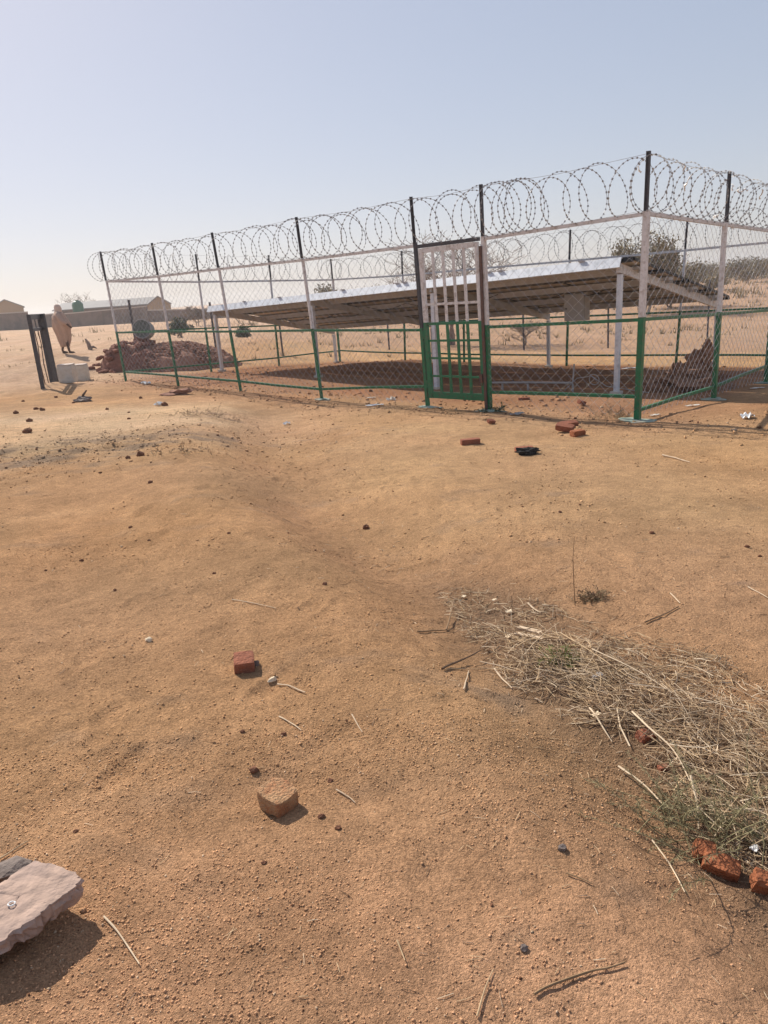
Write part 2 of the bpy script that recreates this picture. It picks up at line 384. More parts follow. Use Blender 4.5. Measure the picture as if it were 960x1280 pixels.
# ---------------------------------------------------------------- ground
def soil_colour(x, y):
    """the soil's own colour: orange-brown earth, paler blown sand, ash, darker dug earth inside the fence"""
    n1 = vnoise(x / 1.7, y / 1.7, 20); n2 = vnoise(x / .5, y / .5, 21); n3 = vnoise(x / .16, y / .16, 22)
    nn = n1 * .5 + n2 * .35 + n3 * .25
    base = np.array([.395, .245, .132]); col = np.ones(np.shape(x) + (3,)) * base
    def mixc(mask, c):
        nonlocal col
        mk = np.clip(mask, 0, 1)[..., None]; col = col * (1 - mk) + np.array(c) * mk
    r = np.hypot(x, y)
    mixc(sstep(2.6, .9, y) * (.65 + nn * .5), (.455, .285, .178))                      # redder crumbly earth close by
    mixc(sstep(3.2, 6.5, r) * sstep(.2, 1.2, x + .15 * y + n1) * .7, (.44, .29, .155))   # trodden yellowish ground towards the gate
    sand = np.exp(-(((x + 4.6) / 2.9) ** 2 + ((y - 10.8) / 2.4) ** 2)) * 1.7 + nn * .7
    mixc(sand - .15, (.50, .36, .225))
    broken = sstep(-.12, .22, vnoise(x / .5, y / .2, 33) + .8 * vnoise(x / .2, y / .1, 34) + .6 * vnoise(x / .1, y / .07, 35))
    ash = np.exp(-(((x + 3.7) / 2.1) ** 2 + ((y - 8.5 - .35 * (x + 3.6)) / 1.0) ** 2)) * 1.25 + np.exp(-(((x + 2.4) / .5) ** 2 + ((y - 11.0) / .45) ** 2)) + nn * 1.1 + vnoise(x / .45, y / .16, 27) * .9 + vnoise(x / .16, y / .1, 28) * .8
    mixc(np.clip((ash - .25) * 1.1, 0, 1) * (.25 + .75 * broken) * .9, (.215, .165, .122))
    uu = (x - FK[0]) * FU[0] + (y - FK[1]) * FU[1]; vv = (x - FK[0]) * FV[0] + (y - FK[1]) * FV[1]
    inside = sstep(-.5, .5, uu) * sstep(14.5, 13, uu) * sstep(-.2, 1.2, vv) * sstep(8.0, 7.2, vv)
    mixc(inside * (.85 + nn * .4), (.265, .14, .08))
    mixc(sstep(-1.2, -.2, uu) * 0 + np.exp(-(((x - 5.6) / 2.0) ** 2 + ((y - 9.2) / 1.3) ** 2)) * .8, (.31, .165, .092))
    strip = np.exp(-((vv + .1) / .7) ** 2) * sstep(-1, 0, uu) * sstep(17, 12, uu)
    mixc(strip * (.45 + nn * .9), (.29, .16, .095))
    mixc(np.exp(-((vv - 1.0) / 1.5) ** 2) * sstep(8, 12, uu) * sstep(21, 15, uu) * (.7 + nn), (.30, .165, .105))
    farl = sstep(15, 19, y) * sstep(-4, -8, x)
    mixc(farl * (.9 + nn * .9), (.45, .325, .225))
    farr = sstep(9, 13, vv) * (1 - farl)
    mixc(farr * (.9 + nn * .9), (.36, .245, .165))
    g, al = gully_dist(x, y)
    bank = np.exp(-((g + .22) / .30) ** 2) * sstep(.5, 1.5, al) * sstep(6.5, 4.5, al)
    mixc(bank * (.42 + nn), (.33, .195, .11))  # reddish left bank, darkened in colour as shade on the slope facing off-sun
    litter = np.exp(-((g - .22) / .3) ** 2) * sstep(4.2, 5.5, al)
    mixc(litter * (.9 + nn), (.20, .138, .09))  # brown litter, its colour darkened to paint the shade beneath the straw
    return np.clip(col * (1 + (n2 * .14 + n3 * .16)[..., None]) * np.array([1.23, 1.155, 1.13]) * (1 + n1[..., None] * np.array([.05, 0, -.13]) + vnoise(x / .9, y / .9, 25)[..., None] * np.array([.05, -.01, -.02])), .02, .9)

def axis_coords(lo_f, hi_f, step, lo, hi, g=1.035, cap=.12, r_cap=16):
    mid = list(np.arange(lo_f, hi_f + 1e-6, step)); s = step; p = mid[-1]; up = []
    while p < hi:
        s = min(s * g, cap) if abs(p) < r_cap else s * 1.12
        p += s; up.append(p)
    s = step; p = mid[0]; dn = []
    while p > lo:
        s = min(s * g, cap) if abs(p) < r_cap else s * 1.12
        p -= s; dn.append(p)
    return np.array(dn[::-1] + mid + up)

gx = axis_coords(-1.3, 1.5, .0125, -700, 700, 1.03, .075, 11)
gy = axis_coords(.75, 3.4, .0135, -60, 900, 1.028, .07, 20)
GX, GY = np.meshgrid(gx, gy)
GZ = zg(GX, GY)
nxg, nyg = len(gx), len(gy)
idx = np.arange(nxg * nyg).reshape(nyg, nxg)
quads = np.stack([idx[:-1, :-1], idx[:-1, 1:], idx[1:, 1:], idx[1:, :-1]], -1).reshape(-1, 4)
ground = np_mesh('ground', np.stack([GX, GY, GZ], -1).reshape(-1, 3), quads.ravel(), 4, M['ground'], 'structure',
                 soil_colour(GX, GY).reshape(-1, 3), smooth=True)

# loose gravel lying on the soil: far too many to count
def gravel():
    rs = np.random.RandomState(3); P = []; S = []
    def scatter(n, ymin, ymax, half, smin, smax, power, clump):
        t = rs.rand(n) ** power; y = ymin + (ymax - ymin) * t; x = (rs.rand(n) * 2 - 1) * (half * y + .35)
        k = vnoise(x / .8, y / .8, 42) * .9 + vnoise(x / .3, y / .3, 40) * .7 + vnoise(x / .09, y / .09, 41) * .5
        keep = rs.rand(n) < np.clip(.42 + k * clump, .03, 1)
        x, y = x[keep], y[keep]; s = smin * (smax / smin) ** (rs.rand(len(x)) ** 2.3)
        P.append(np.stack([x, y], 1)); S.append(s)
    scatter(108000, .75, 2.3, .68, .0010, .0042, .9, 1.0)
    scatter(38000, 2.0, 4.8, .66, .0015, .0058, .9, 1.0)
    scatter(26000, 4.4, 12, .66, .0030, .0115, .85, 1.1)
    scatter(170, .9, 5, .6, .005, .009, .8, .8)
    n = 3000; x = rs.normal(-3.7, 1.6, n); y = 8.5 + .35 * (x + 3.6) + rs.normal(0, .8, n)          # lumps on the ash patch
    P.append(np.stack([x, y], 1)); S.append(.004 * 6 ** (rs.rand(n) ** 3.2))
    n = 3600; u = rs.uniform(-2, 15.5, n); v = rs.normal(-.15, .42, n)                                # crumbs along the foot of the fence
    P.append(np.stack([FK[0] + u * FU[0] + v * FV[0], FK[1] + u * FU[1] + v * FV[1]], 1)); S.append(.004 * 8 ** (rs.rand(n) ** 3.2))
    n = 2600; u = rs.uniform(.5, 13, n); v = rs.uniform(.4, 7.6, n)                                   # dug earth inside
    P.append(np.stack([FK[0] + u * FU[0] + v * FV[0], FK[1] + u * FU[1] + v * FV[1]], 1)); S.append(.006 * 8 ** (rs.rand(n) ** 3.0))
    P = np.concatenate(P); S = np.concatenate(S); n = len(S)
    cube = np.array([(x, y, z) for x in (-1, 1) for y in (-1, 1) for z in (-1, 1)], float) * .62
    F = np.array([(0, 1, 3, 2), (4, 6, 7, 5), (0, 4, 5, 1), (2, 3, 7, 6), (0, 2, 6, 4), (1, 5, 7, 3)])
    V = cube[None] + rs.uniform(-.33, .33, (n, 8, 3)); V *= (S[:, None] * rs.uniform(.65, 1.25, (n, 3)))[:, None, :]
    a = rs.rand(n) * 6.283; c, s = np.cos(a), np.sin(a)
    X = V[..., 0] * c[:, None] - V[..., 1] * s[:, None]; Y = V[..., 0] * s[:, None] + V[..., 1] * c[:, None]
    zz = zg(P[:, 0], P[:, 1])
    V = np.stack([X + P[:, 0:1], Y + P[:, 1:2], V[..., 2] * .8 + (zz + S * .14)[:, None]], -1)
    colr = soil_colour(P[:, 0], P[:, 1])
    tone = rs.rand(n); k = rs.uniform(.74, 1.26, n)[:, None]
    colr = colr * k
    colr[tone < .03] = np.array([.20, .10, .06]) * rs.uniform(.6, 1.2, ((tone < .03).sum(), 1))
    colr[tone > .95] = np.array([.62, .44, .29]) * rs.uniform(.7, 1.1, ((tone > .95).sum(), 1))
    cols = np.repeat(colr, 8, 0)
    faces = (F[None] + (np.arange(n) * 8)[:, None, None]).reshape(-1)
    return np_mesh('gravel', V.reshape(-1, 3), faces, 4, M['pebble'], 'stuff', cols)
gravel()

# ---------------------------------------------------------------- the security fence
# post: u at foot, u at top, v at foot, v at top, ground, green/silver joint, top rail, top of the dark extension, width
POSTS = {
 'A': (13.24, 13.38, 0, 0, -.28, .96, 2.12, 2.80, .05), 'B': (10.83, 11.0, 0, 0, -.27, .95, 2.08, 2.77, .05), 'C': (8.46, 8.73, 0, 0, -.32, .91, 2.07, 2.75, .05),
 'D': (6.0, 6.19, 0, 0, -.31, .89, 2.04, 2.74, .05), 'GL': (3.49, 3.58, 0, 0, -.35, .85, 2.04, 2.72, .06), 'GR': (2.30, 2.32, 0, 0, -.36, .87, 2.02, 2.71, .07),
 'K': (.04, -.02, 0, 0, -.40, .91, 2.07, 2.73, .080), 'R1': (0, 0, 2.40, 2.47, -.52, .80, 1.97, 2.65, .07), 'R2': (0, 0, 4.70, 4.78, -.50, .70, 1.88, 2.55, .07),
 'R3': (0, 0, 7.28, 7.28, -.58, .60, 1.79, 2.47, .07), 'E': (13.32, 13.32, 2.52, 2.52, -.38, .85, 2.0, 2.69, .05), 'F': (13.32, 13.32, 4.84, 4.88, -.44, .73, 1.93, 2.62, .05),
 'G': (13.34, 13.34, 7.28, 7.28, -.58, .58, 1.86, 2.47, .06), 'P1': (10.56, 10.42, 7.28, 7.28, -.55, .56, 1.80, 2.45, .05), 'P2': (8.41, 8.30, 7.28, 7.28, -.57, .55, 1.80, 2.46, .05),
 'P3': (5.30, 5.19, 7.28, 7.28, -.60, .56, 1.78, 2.46, .05), 'P4': (2.63, 2.50, 7.28, 7.28, -.59, .58, 1.78, 2.45, .05)}
def post_at(k, z):
    p = POSTS[k]; t = (z - p[4]) / (p[7] - p[4])
    return W(p[0] + (p[1] - p[0]) * t, p[2] + (p[3] - p[2]) * t, z)

fence = thing('security_fence', 'green and silver chain link fence with coiled razor wire around the solar array', 'fence', W(6.6, 3.6, -.5))
side_of = {k: (UV3 if k in ('A', 'B', 'C', 'D', 'GL', 'GR', 'K', 'P1', 'P2', 'P3', 'P4', 'R3', 'G') else VV3) for k in POSTS}
for k, p in POSTS.items():
    w = p[8] * .86; b = MB()
    foot = post_at(k, min(p[4], Z(*post_at(k, p[4]).xy)) - .12)
    if k == 'GL':                                        # gate post: green below, bare dark steel above
        b.beam(foot, post_at(k, p[5]), w, w, side_of[k], 0)
        b.beam(post_at(k, p[5] + .001), post_at(k, p[6] + .05), w, w * .8, side_of[k], 2)
    else:
        b.beam(foot, post_at(k, p[5]), w, w, side_of[k], 0)
        b.beam(post_at(k, p[5] + .001), post_at(k, p[6] + .03), w - .003, w - .003, side_of[k], 1)
    po = b.build('post', [M['green'], M['silver'], M['dark']], fence)
    e = MB(); top = post_at(k, p[7]); lo = post_at(k, p[6] + .0); ew = max(.031, w * .56)
    e.beam(lo + UP * .031, top, ew, .008, side_of[k]); s2 = VV3 if side_of[k] is UV3 else UV3     # an angle-iron: two legs
    e.beam(lo + UP * .031 + side_of[k] * (ew / 2 - .004) - s2 * (ew / 2 + .005), top + side_of[k] * (ew / 2 - .004) - s2 * (ew / 2 + .005), .008, ew, side_of[k])
    if k in ('K', 'GR', 'R1'): e.beam(lo + UP * .032 - s2 * .012, top - s2 * .012, ew * .92, ew * .8, side_of[k])
    e.build('extension_arm', M['dark'], po)
    if k == 'GR':
        st = MB(); st.beam(post_at(k, -.33) - VV3 * .045 + UV3 * .03, post_at(k, 1.93) - VV3 * .045 + UV3 * .03, .042, .022, UV3)
        st.build('rusty_strip', M['rust'], po)
    if k in ('K', 'GL', 'GR', 'D', 'R1', 'R2'):
        f = MB(); c = post_at(k, p[4]); c.z = Z(c.x, c.y) + .006
        rx, ry = (.22, .15) if k == 'K' else ((.26, .09) if k in ('GL', 'GR') else (.16, .10))
        f.lump(c, (rx, ry, .026), seed=len(k) * 7 + ord(k[0]), sub=3, rough=.5, R=Matrix.Rotation(math.atan2(UV3.y, UV3.x), 3, 'Z'), freq=1.3)
        f.build('footing', M['pad'], po, smooth=True)

def interp_rail(table):
    return lambda s: float(np.interp(s, [t[0] for t in table], [t[1] for t in table]))
LOWF = interp_rail([(0, -.05), (2.3, -.08), (3.5, -.04), (6.0, -.17), (8.42, -.10), (10.8, -.05), (13.1, -.01)])
LOWR = interp_rail([(0, -.22), (2.36, -.26), (4.63, -.23), (7.28, -.34)])
LOWL = interp_rail([(0, -.01), (2.56, -.12), (4.85, -.21), (7.28, -.27)])
LOWB = interp_rail([(0, -.35), (2.6, -.35), (5.3, -.37), (8.4, -.36), (10.5, -.33), (13.4, -.26)])
BAYS = [('A', 'B', 'f'), ('B', 'C', 'f'), ('C', 'D', 'f'), ('D', 'GL', 'f'), ('GR', 'K', 'f'), ('K', 'R1', 'r'), ('R1', 'R2', 'r'), ('R2', 'R3', 'r'),
        ('A', 'E', 'l'), ('E', 'F', 'l'), ('F', 'G', 'l'), ('R3', 'P4', 'b'), ('P4', 'P3', 'b'), ('P3', 'P2', 'b'), ('P2', 'P1', 'b'), ('P1', 'G', 'b')]
def low_at(k, sd):
    p = POSTS[k]
    z = LOWF(p[0]) if sd == 'f' else LOWR(p[2]) if sd == 'r' else LOWL(p[2]) if sd == 'l' else LOWB(p[0])
    return post_at(k, z)
rw = random.Random(5)
CW, CH = .165, .15                                        # chain link cell
for a, c, sd in BAYS:
    pa, pc = POSTS[a], POSTS[c]
    along = (post_at(c, 1) - post_at(a, 1)); along.z = 0; along.normalize(); nrm = along.cross(UP)
    for nm, za, zc, w, mt in (('top_rail', pa[6], pc[6], .042, 'silver'), ('mid_rail', pa[5] - .03, pc[5] - .03, .04, 'green')):
        b = MB(); b.beam(post_at(a, za) + along * (pa[8] / 2 + .002), post_at(c, zc) - along * (pc[8] / 2 + .002), w, w * .9, UP); b.build(nm, M[mt], fence)
    b = MB(); A0 = low_at(a, sd); C0 = low_at(c, sd); A1, C1 = A0 + along * (pa[8] / 2 + .002), C0 - along * (pc[8] / 2 + .002)
    mid = (A1 + C1) / 2 + UP * rw.uniform(-.012, .012)
    b.beam(A1, mid, .04, .036, UP); b.beam(mid + along * .0015, C1, .04, .036, UP); b.build('bottom_rail', M['green'], fence)
    # woven chain link: every wire runs down in a zigzag, hooked into its neighbours
    T0, T1 = post_at(a, pa[6]), post_at(c, pc[6]); B0, B1 = post_at(a, pa[4]), post_at(c, pc[4])
    L = (Vector((T1.x, T1.y, 0)) - Vector((T0.x, T0.y, 0))).length
    b = MB(); ncol = int(L / (CW / 2)); off = nrm * (.03 if sd in ('f', 'r') else .0)
    for i in range(ncol):
        s0 = i * CW / 2
        for_pts = []; up_ = 0
        t = (s0 + CW / 4) / L; top = T0.lerp(T1, t); bot = B0.lerp(B1, t)
        zt = top.z - .02; zb = Z(bot.x, bot.y) + .015 if sd in ('f',) else max(Z(bot.x, bot.y) + .02, bot.z - .02)
        nseg = int((zt - zb) / (CH / 2))
        for j in range(nseg + 1):
            z = zt - j * CH / 2; q = (zt - z) / max(.01, top.z - bot.z)
            e = ((j + i) & 1)
            s = s0 + (CW / 2 if e else 0) + rw.uniform(-.006, .006)
            base = top.lerp(bot, min(1, q)); ref = top.lerp(bot, min(1, q))
            p = Vector((base.x, base.y, 0)) + along * (s - s0 - CW / 4); p.z = z + rw.uniform(-.005, .005)
            wav = mnoise.noise(Vector((p.x * .9, p.y * .9, z * 1.3))) * .045
            p += off + nrm * (.003 if e ^ (i & 1) else -.003) + nrm * wav
            for_pts.append(p)
        if len(for_pts) > 1: b.tube(for_pts, .0023, 3, cap=False)
    b.build('chain_link_panel', M['wire'], fence)

# razor wire: a concertina coil along the top of every side, with cut blades along the strand
def razor_side(keys, seed, dens):
    rr = random.Random(seed); path = []
    for k in keys:
        p = POSTS[k]; m = post_at(k, (p[6] + p[7]) / 2); path.append((m, (p[7] - p[6]) / 2))
    cum = [0]
    for i in range(1, len(path)): cum.append(cum[-1] + (path[i][0] - path[i - 1][0]).length)
    def at(s):
        s = min(max(s, -.4), cum[-1] + .3)
        for i in range(1, len(path)):
            if s <= cum[i] or i == len(path) - 1:
                t = (s - cum[i - 1]) / (cum[i] - cum[i - 1]); return path[i - 1][0].lerp(path[i][0], t), path[i - 1][1] + (path[i][1] - path[i - 1][1]) * t, (path[i][0] - path[i - 1][0]).normalized()
    pts = []; s = -.15; th = -math.pi / 2; n = 26; kloop = 0
    while s < cum[-1] + .1:
        pitch = dens(s) * rr.uniform(.65, 1.35); rad = rr.uniform(.86, 1.0); lift = rr.uniform(-.03, .01); lean = rr.uniform(.0, .08) * (1 if kloop % 2 else -1) + rr.uniform(-.03, .03); kloop += 1
        for j in range(n):
            f = j / n; c, R, d = at(s + pitch * f)
            w = th + 2 * math.pi * f; h = d.cross(UP).normalized()
            # smooth change from loop to loop
            e = math.sin(math.pi * f) ** 2; rad_ = 1 + (rad - 1) * e
            p = c + UP * (math.sin(w) * R * .98 * rad_ + lift * e) + h * (math.cos(w) * R * .92 * rad_) + d * (math.cos(w) * -.07 + lean * (1 + math.sin(w)))
            pts.append(p)
        s += pitch
    coil = MB().tube(pts, .0030, 4, cap=False).build('razor_coil', M['razor'], fence)
    bb = MB(); acc = 0
    for i in range(len(pts) - 1):
        p, q = pts[i], pts[i + 1]; L = (q - p).length; d = (q - p).normalized()
        t = .07 - acc
        while t < L:
            c = p + d * t; a = d.orthogonal().normalized(); a = (Matrix.Rotation(rr.uniform(0, 3.1), 3, d) @ a)
            bx = d.cross(a)
            for e in (a, bx):
                bb.add([c - d * .013 + e * .0105, c - d * .004, c + d * .013 + e * .0105, c + d * .004, c + d * .013 - e * .0105, c - d * .013 - e * .0105], [(0, 1, 5), (0, 2, 3, 1), (1, 3, 4, 5)])
            t += .07
        acc = (acc + L) % .07
    bb.build('barb', M['razor'], coil, kind='stuff')
    for hh in (.93, -.88):
        w = []
        for i in range(len(path)):
            w.append(path[i][0] + UP * (hh * path[i][1]))
            if i + 1 < len(path): w.append((path[i][0] + path[i + 1][0]) / 2 + UP * (hh * (path[i][1] + path[i + 1][1]) / 2 - .03))
        MB().tube(w, .0024, 3).build('tension_wire', M['razor'], fence)
razor_side(['A', 'B', 'C', 'D', 'GL', 'GR', 'K'], 1, lambda s: .30 if s < 6.6 else .25 if s < 11.0 else .12 if s < 11.9 else .25)
razor_side(['K', 'R1', 'R2', 'R3'], 2, lambda s: .28)
razor_side(['A', 'E', 'F', 'G'], 3, lambda s: .36)
razor_side(['R3', 'P4', 'P3', 'P2', 'P1', 'G'], 4, lambda s: .38)

# ---------------------------------------------------------------- the gate
gate = thing('barred_gate', 'barred steel gate, green below and silver above, closed between two posts of the fence', 'gate', W(2.9, 0, -.3))
GU0, GU1 = 3.40, 2.38                                       # hinge side (left), latch side (right)
def gp(t, z, off=0.0):                                     # t 0 left .. 1 right
    lean = .055 * (z + .3) / 2.3
    return W(GU0 + (GU1 - GU0) * t + lean, -.005 - off, z)
ZB, ZJ, ZT = -.21, .93, 1.99
def bars(nm, lst, m): 
    for (t0, z0, t1, z1, w, d) in lst:
        b = MB(); side = UV3 if abs(t0 - t1) < .01 else UP
        b.beam(gp(t0, z0), gp(t1, z1), w, d, side); b.build(nm, M[m], gate)
bars('stile', [(0, ZB, 0, ZJ, .07, .045), (1, ZB, 1, ZJ, .06, .045)], 'green')
bars('stile', [(0, ZJ + .001, 0, ZT, .07, .044), (1, ZJ + .001, 1, ZT, .05, .044)], 'silver')
bars('bar', [(t, ZB + .1, t, ZJ - .02, .042, .022) for t in (.215, .40, .585, .77)], 'green')
bars('bar', [(t, ZJ - .019, t, ZT - .05, .042, .021) for t in (.215, .40, .585, .77)], 'silver')
bars('rail', [(.035, ZJ - .02, .965, ZJ - .02, .04, .028)] + [(.035, z, .965, z, .032, .018) for z in (.66, .40, .13)], 'green')
bars('rail', [(.035, 1.19, .965, 1.19, .034, .018), (.035, ZT - .03, .965, ZT - .03, .07, .03)], 'silver')
bars('bottom_plate', [(.035, ZB + .05, .965, ZB + .05, .10, .032)], 'green')
bars('lintel', [(-.10, ZT + .035, 1.05, ZT + .035, .05, .04)], 'dark')
for z in (.0, .75, 1.7):
    MB().lathe(gp(-.052, z, .01) - UP * .06, [(.018, 0), (.018, .12)], 10).build('hinge', M['dark'] if z > 1 else M['green'], gate)
lk = MB(); lk.box(gp(.99, .12, .045), (.05, .03, .12), Matrix.Rotation(math.atan2(UV3.y, UV3.x), 3, 'Z')); lk.tube([gp(.98, .08, .06), gp(.98, .02, .065), gp(1.02, .02, .065), gp(1.02, .08, .06)], .006, 6)
lk.build('latch', M['rust'], gate)

# ---------------------------------------------------------------- the solar array
array = thing('solar_array', 'sloping solar array on silver legs seen from underneath inside the fence', 'solar array', WG(7, 4.8))
AV0, AV1, AU0, AU1 = 2.62, 6.93, 1.45, 13.25
def az(u, v):                                               # underside of the modules
    zf = 1.62 + (u - 1.65) * (1.335 - 1.62) / 11.36; zr = .80 + (u - 1.6) * (.46 - .80) / 11.4
    return zf + (zr - zf) * (v - 2.7) / 4.2
def AP(u, v, dz=0.0): return W(u, v, az(u, v) + dz)
LEGS = [1.67, 5.55, 9.15, 13.08]
for u in LEGS:
    for v, w in ((2.72, .074 if u != 5.55 else .085), (6.88, .066)):
        g = WG(u, v); uu = u + (.03 if v < 3 else 0)
        b = MB(); b.beam(W(uu, v, g.z - .1), AP(u, v, -.20), w, w, UV3)
        leg = b.build('leg', M['galv'], array)
        b = MB(); b.box(W(uu, v, g.z + .0), (w * 2.1, w * 2.1, .10), Matrix.Rotation(.75, 3, 'Z')); b.build('concrete_foot', M['concrete'], leg)
    b = MB(); b.beam(AP(u, AV0 + .03, -.115), AP(u, AV1 - .02, -.115), .14, .06, UP); b.build('rafter', M['silver'] if u < 2 else M['purlin'], array)
for i, v in enumerate((3.18, 4.24, 5.30, 6.36)):
    b = MB(); b.beam(AP(AU0 + .05, v, -.036), AP(AU1 - .05, v, -.036), .052, .16, UP)
    b.beam(AP(AU0 + .05, v + .086, -.05), AP(AU1 - .05, v + .086, -.05), .10, .010, UP); b.build('purlin', M['purlin'], array)
for u0, u1 in zip(LEGS[:-1], LEGS[1:]):                      # the bright folded-steel edge along the high side, in three lengths
    b = MB(); b.beam(AP(u0 - (.06 if u0 < 2 else -.002), 2.605, -.045), AP(u1 + (.15 if u1 > 13 else -.002), 2.605, -.045), .165, .012, VV3 * .45 + UP * .89)
    b.beam(AP(u0 - (.06 if u0 < 2 else -.002), 2.675, .032), AP(u1 + (.15 if u1 > 13 else -.002), 2.675, .032), .010, .062, UP)
    b.beam(AP(u0 - (.06 if u0 < 2 else -.002), 2.638, -.117), AP(u1 + (.15 if u1 > 13 else -.002), 2.638, -.117), .012, .062, UP)
    fb = b.build('edge_channel', M['galv'], array)
for u in (2.3, 3.9, 4.15, 6.2, 6.4, 8.0, 10.2, 11.6):
    MB().box(AP(u, 2.63, .045), (.11, .03, .022), Matrix.Rotation(math.atan2(UV3.y, UV3.x), 3, 'Z')).build('clamp', M['purlin'], array)
# modules: one backsheet-frame-glass mesh shared by all of them
NR, NC = 4, 6; mw = (AU1 - AU0) / NC; ml = (AV1 - AV0 - .04) / NR
pm = MB(); hx, hy = mw / 2 - .012, ml / 2 - .018
pm.add([(-hx, -hy, .006), (hx, -hy, .006), (hx, hy, .006), (-hx, hy, .006)], [(3, 2, 1, 0)], 0)
pm.add([(-hx, -hy, .036), (hx, -hy, .036), (hx, hy, .036), (-hx, hy, .036)], [(0, 1, 2, 3)], 1)
for (cx, cy, sx, sy) in ((0, -hy, 2 * hx, .03), (0, hy, 2 * hx, .03), (-hx, 0, .03, 2 * hy - .13), (hx, 0, .03, 2 * hy - .13)):
    pm.box((cx, cy * (1 if sx < sy else (hy - .024) / hy), .005 if sx > sy else .0195), (sx, sy if sx < sy else .075, .070 if sx > sy else .039), None, 2)
pm.box((0, hy * .72, -.008), (.12, .10, .026), None, 3)
mod0 = None
for r in range(NR):
    for c in range(NC):
        u = AU0 + mw * (c + .5); v = AV0 + .04 + ml * (r + .5)
        if mod0 is None: mod0 = pm.build('solar_module', [M['backsheet'], M['glass'], M['alu'], M['black']], None); o = mod0
        else: o = mod0.copy(); COL.objects.link(o)
        ctr = AP(u, v, .002); ex = (AP(u + .5, v) - AP(u - .5, v)).normalized(); ey = (AP(u, v + .5) - AP(u, v - .5)).normalized()
        ez = ex.cross(ey).normalized()
        if ez.z < 0: ex = -ex; ez = ex.cross(ey).normalized()
        ey = ez.cross(ex)
        o.parent = array
        o.matrix_local = Matrix.Translation(ctr - array.location) @ Matrix((ex, ey, ez)).transposed().to_4x4()
# cables drooping between the modules
for u0, u1, v in ((1.9, 4.6, 4.5), (5.0, 8.8, 4.1), (9.4, 12.6, 4.6)):
    pts = [AP(u0 + (u1 - u0) * t, v, -.06 - .10 * abs(math.sin(t * math.pi * 3))) for t in np.linspace(0, 1, 19)]
    MB().tube(pts, .008, 5).build('cable', M['black'], array)

bx = thing('electrical_cabinet', 'small grey steel cabinet with a keyhole door hung under the solar array', 'electrical box', W(3.5, 4.5, .6))
RF = Matrix((UV3, -VV3, UP)).transposed()
RF = Matrix((-UV3, VV3, UP)).transposed()
topz = az(3.5, 4.6) - .07
MB().box(W(3.5, 4.60, .86), (.44, .20, .51), RF).build('case', M['boxgrey'], bx)
dr = MB().box(W(3.5, 4.489, .86), (.415, .018, .485), RF).build('door', M['boxgrey'], bx)
MB().lathe(W(3.665, 4.481, .84), [(.016, 0), (.016, .012)], 10, -VV3).build('lock', M['black'], dr)
for du in (-.12, .12):
    MB().beam(W(3.5 + du, 4.6, 1.116), W(3.5 + du, 4.6, topz), .04, .006, UV3).build('bracket', M['purlin'], bx)

# conduit, cable loop and litter under the array
cz = MB(); cp = [(4.440, 2.950, -0.410), (3.570, 2.950, -0.380), (2.640, 2.950, -0.360), (2.630, 2.980, -0.030)]
cz.tube([W(*cp[0]), W(*cp[1]), W(*cp[2])], .02, 8); cz.tube([W(*cp[2]) + UP * .01, W(*cp[3])], .014, 8)
cz.beam(W(cp[0][0] - .3, cp[0][1], cp[0][2] - .0), WG(cp[0][0] - .3, cp[0][1], -.05), .03, .03); cz.beam(W(cp[1][0], cp[1][1], cp[1][2] - .02), WG(cp[1][0], cp[1][1], -.05), .03, .03); cz.beam(W(*cp[2]) - UP * .02, WG(cp[2][0], cp[2][1], -.05), .03, .03)
solo(cz, 'conduit_pipe', M['pipe'], 'thin grey conduit pipe with upright end in the shade under the array', 'pipe')
lp = (2.200, 2.850, -0.280); c = W(*lp)
g0 = WG(lp[0], lp[1])
pts = [c + UV3 * (.10 * math.cos(w)) + UP * (.09 * math.sin(w)) + VV3 * (.01 * w) for w in np.linspace(0.6, 7.0, 26)]
pts += [c + UV3 * -.25 + UP * -.10, Vector((*W(lp[0] - 1.0, lp[1], 0).xy, Z(*W(lp[0] - 1.0, lp[1], 0).xy) + .02))]
pts = [Vector((*W(lp[0] + .55, lp[1], 0).xy, Z(*W(lp[0] + .55, lp[1], 0).xy) + .03)), c + UV3 * .3 + UP * .02] + pts
solo(MB().tube(pts, .007, 6), 'cable_loop', M['pipe'], 'grey cable with one loop lying in the shade by the near silver leg', 'cable')

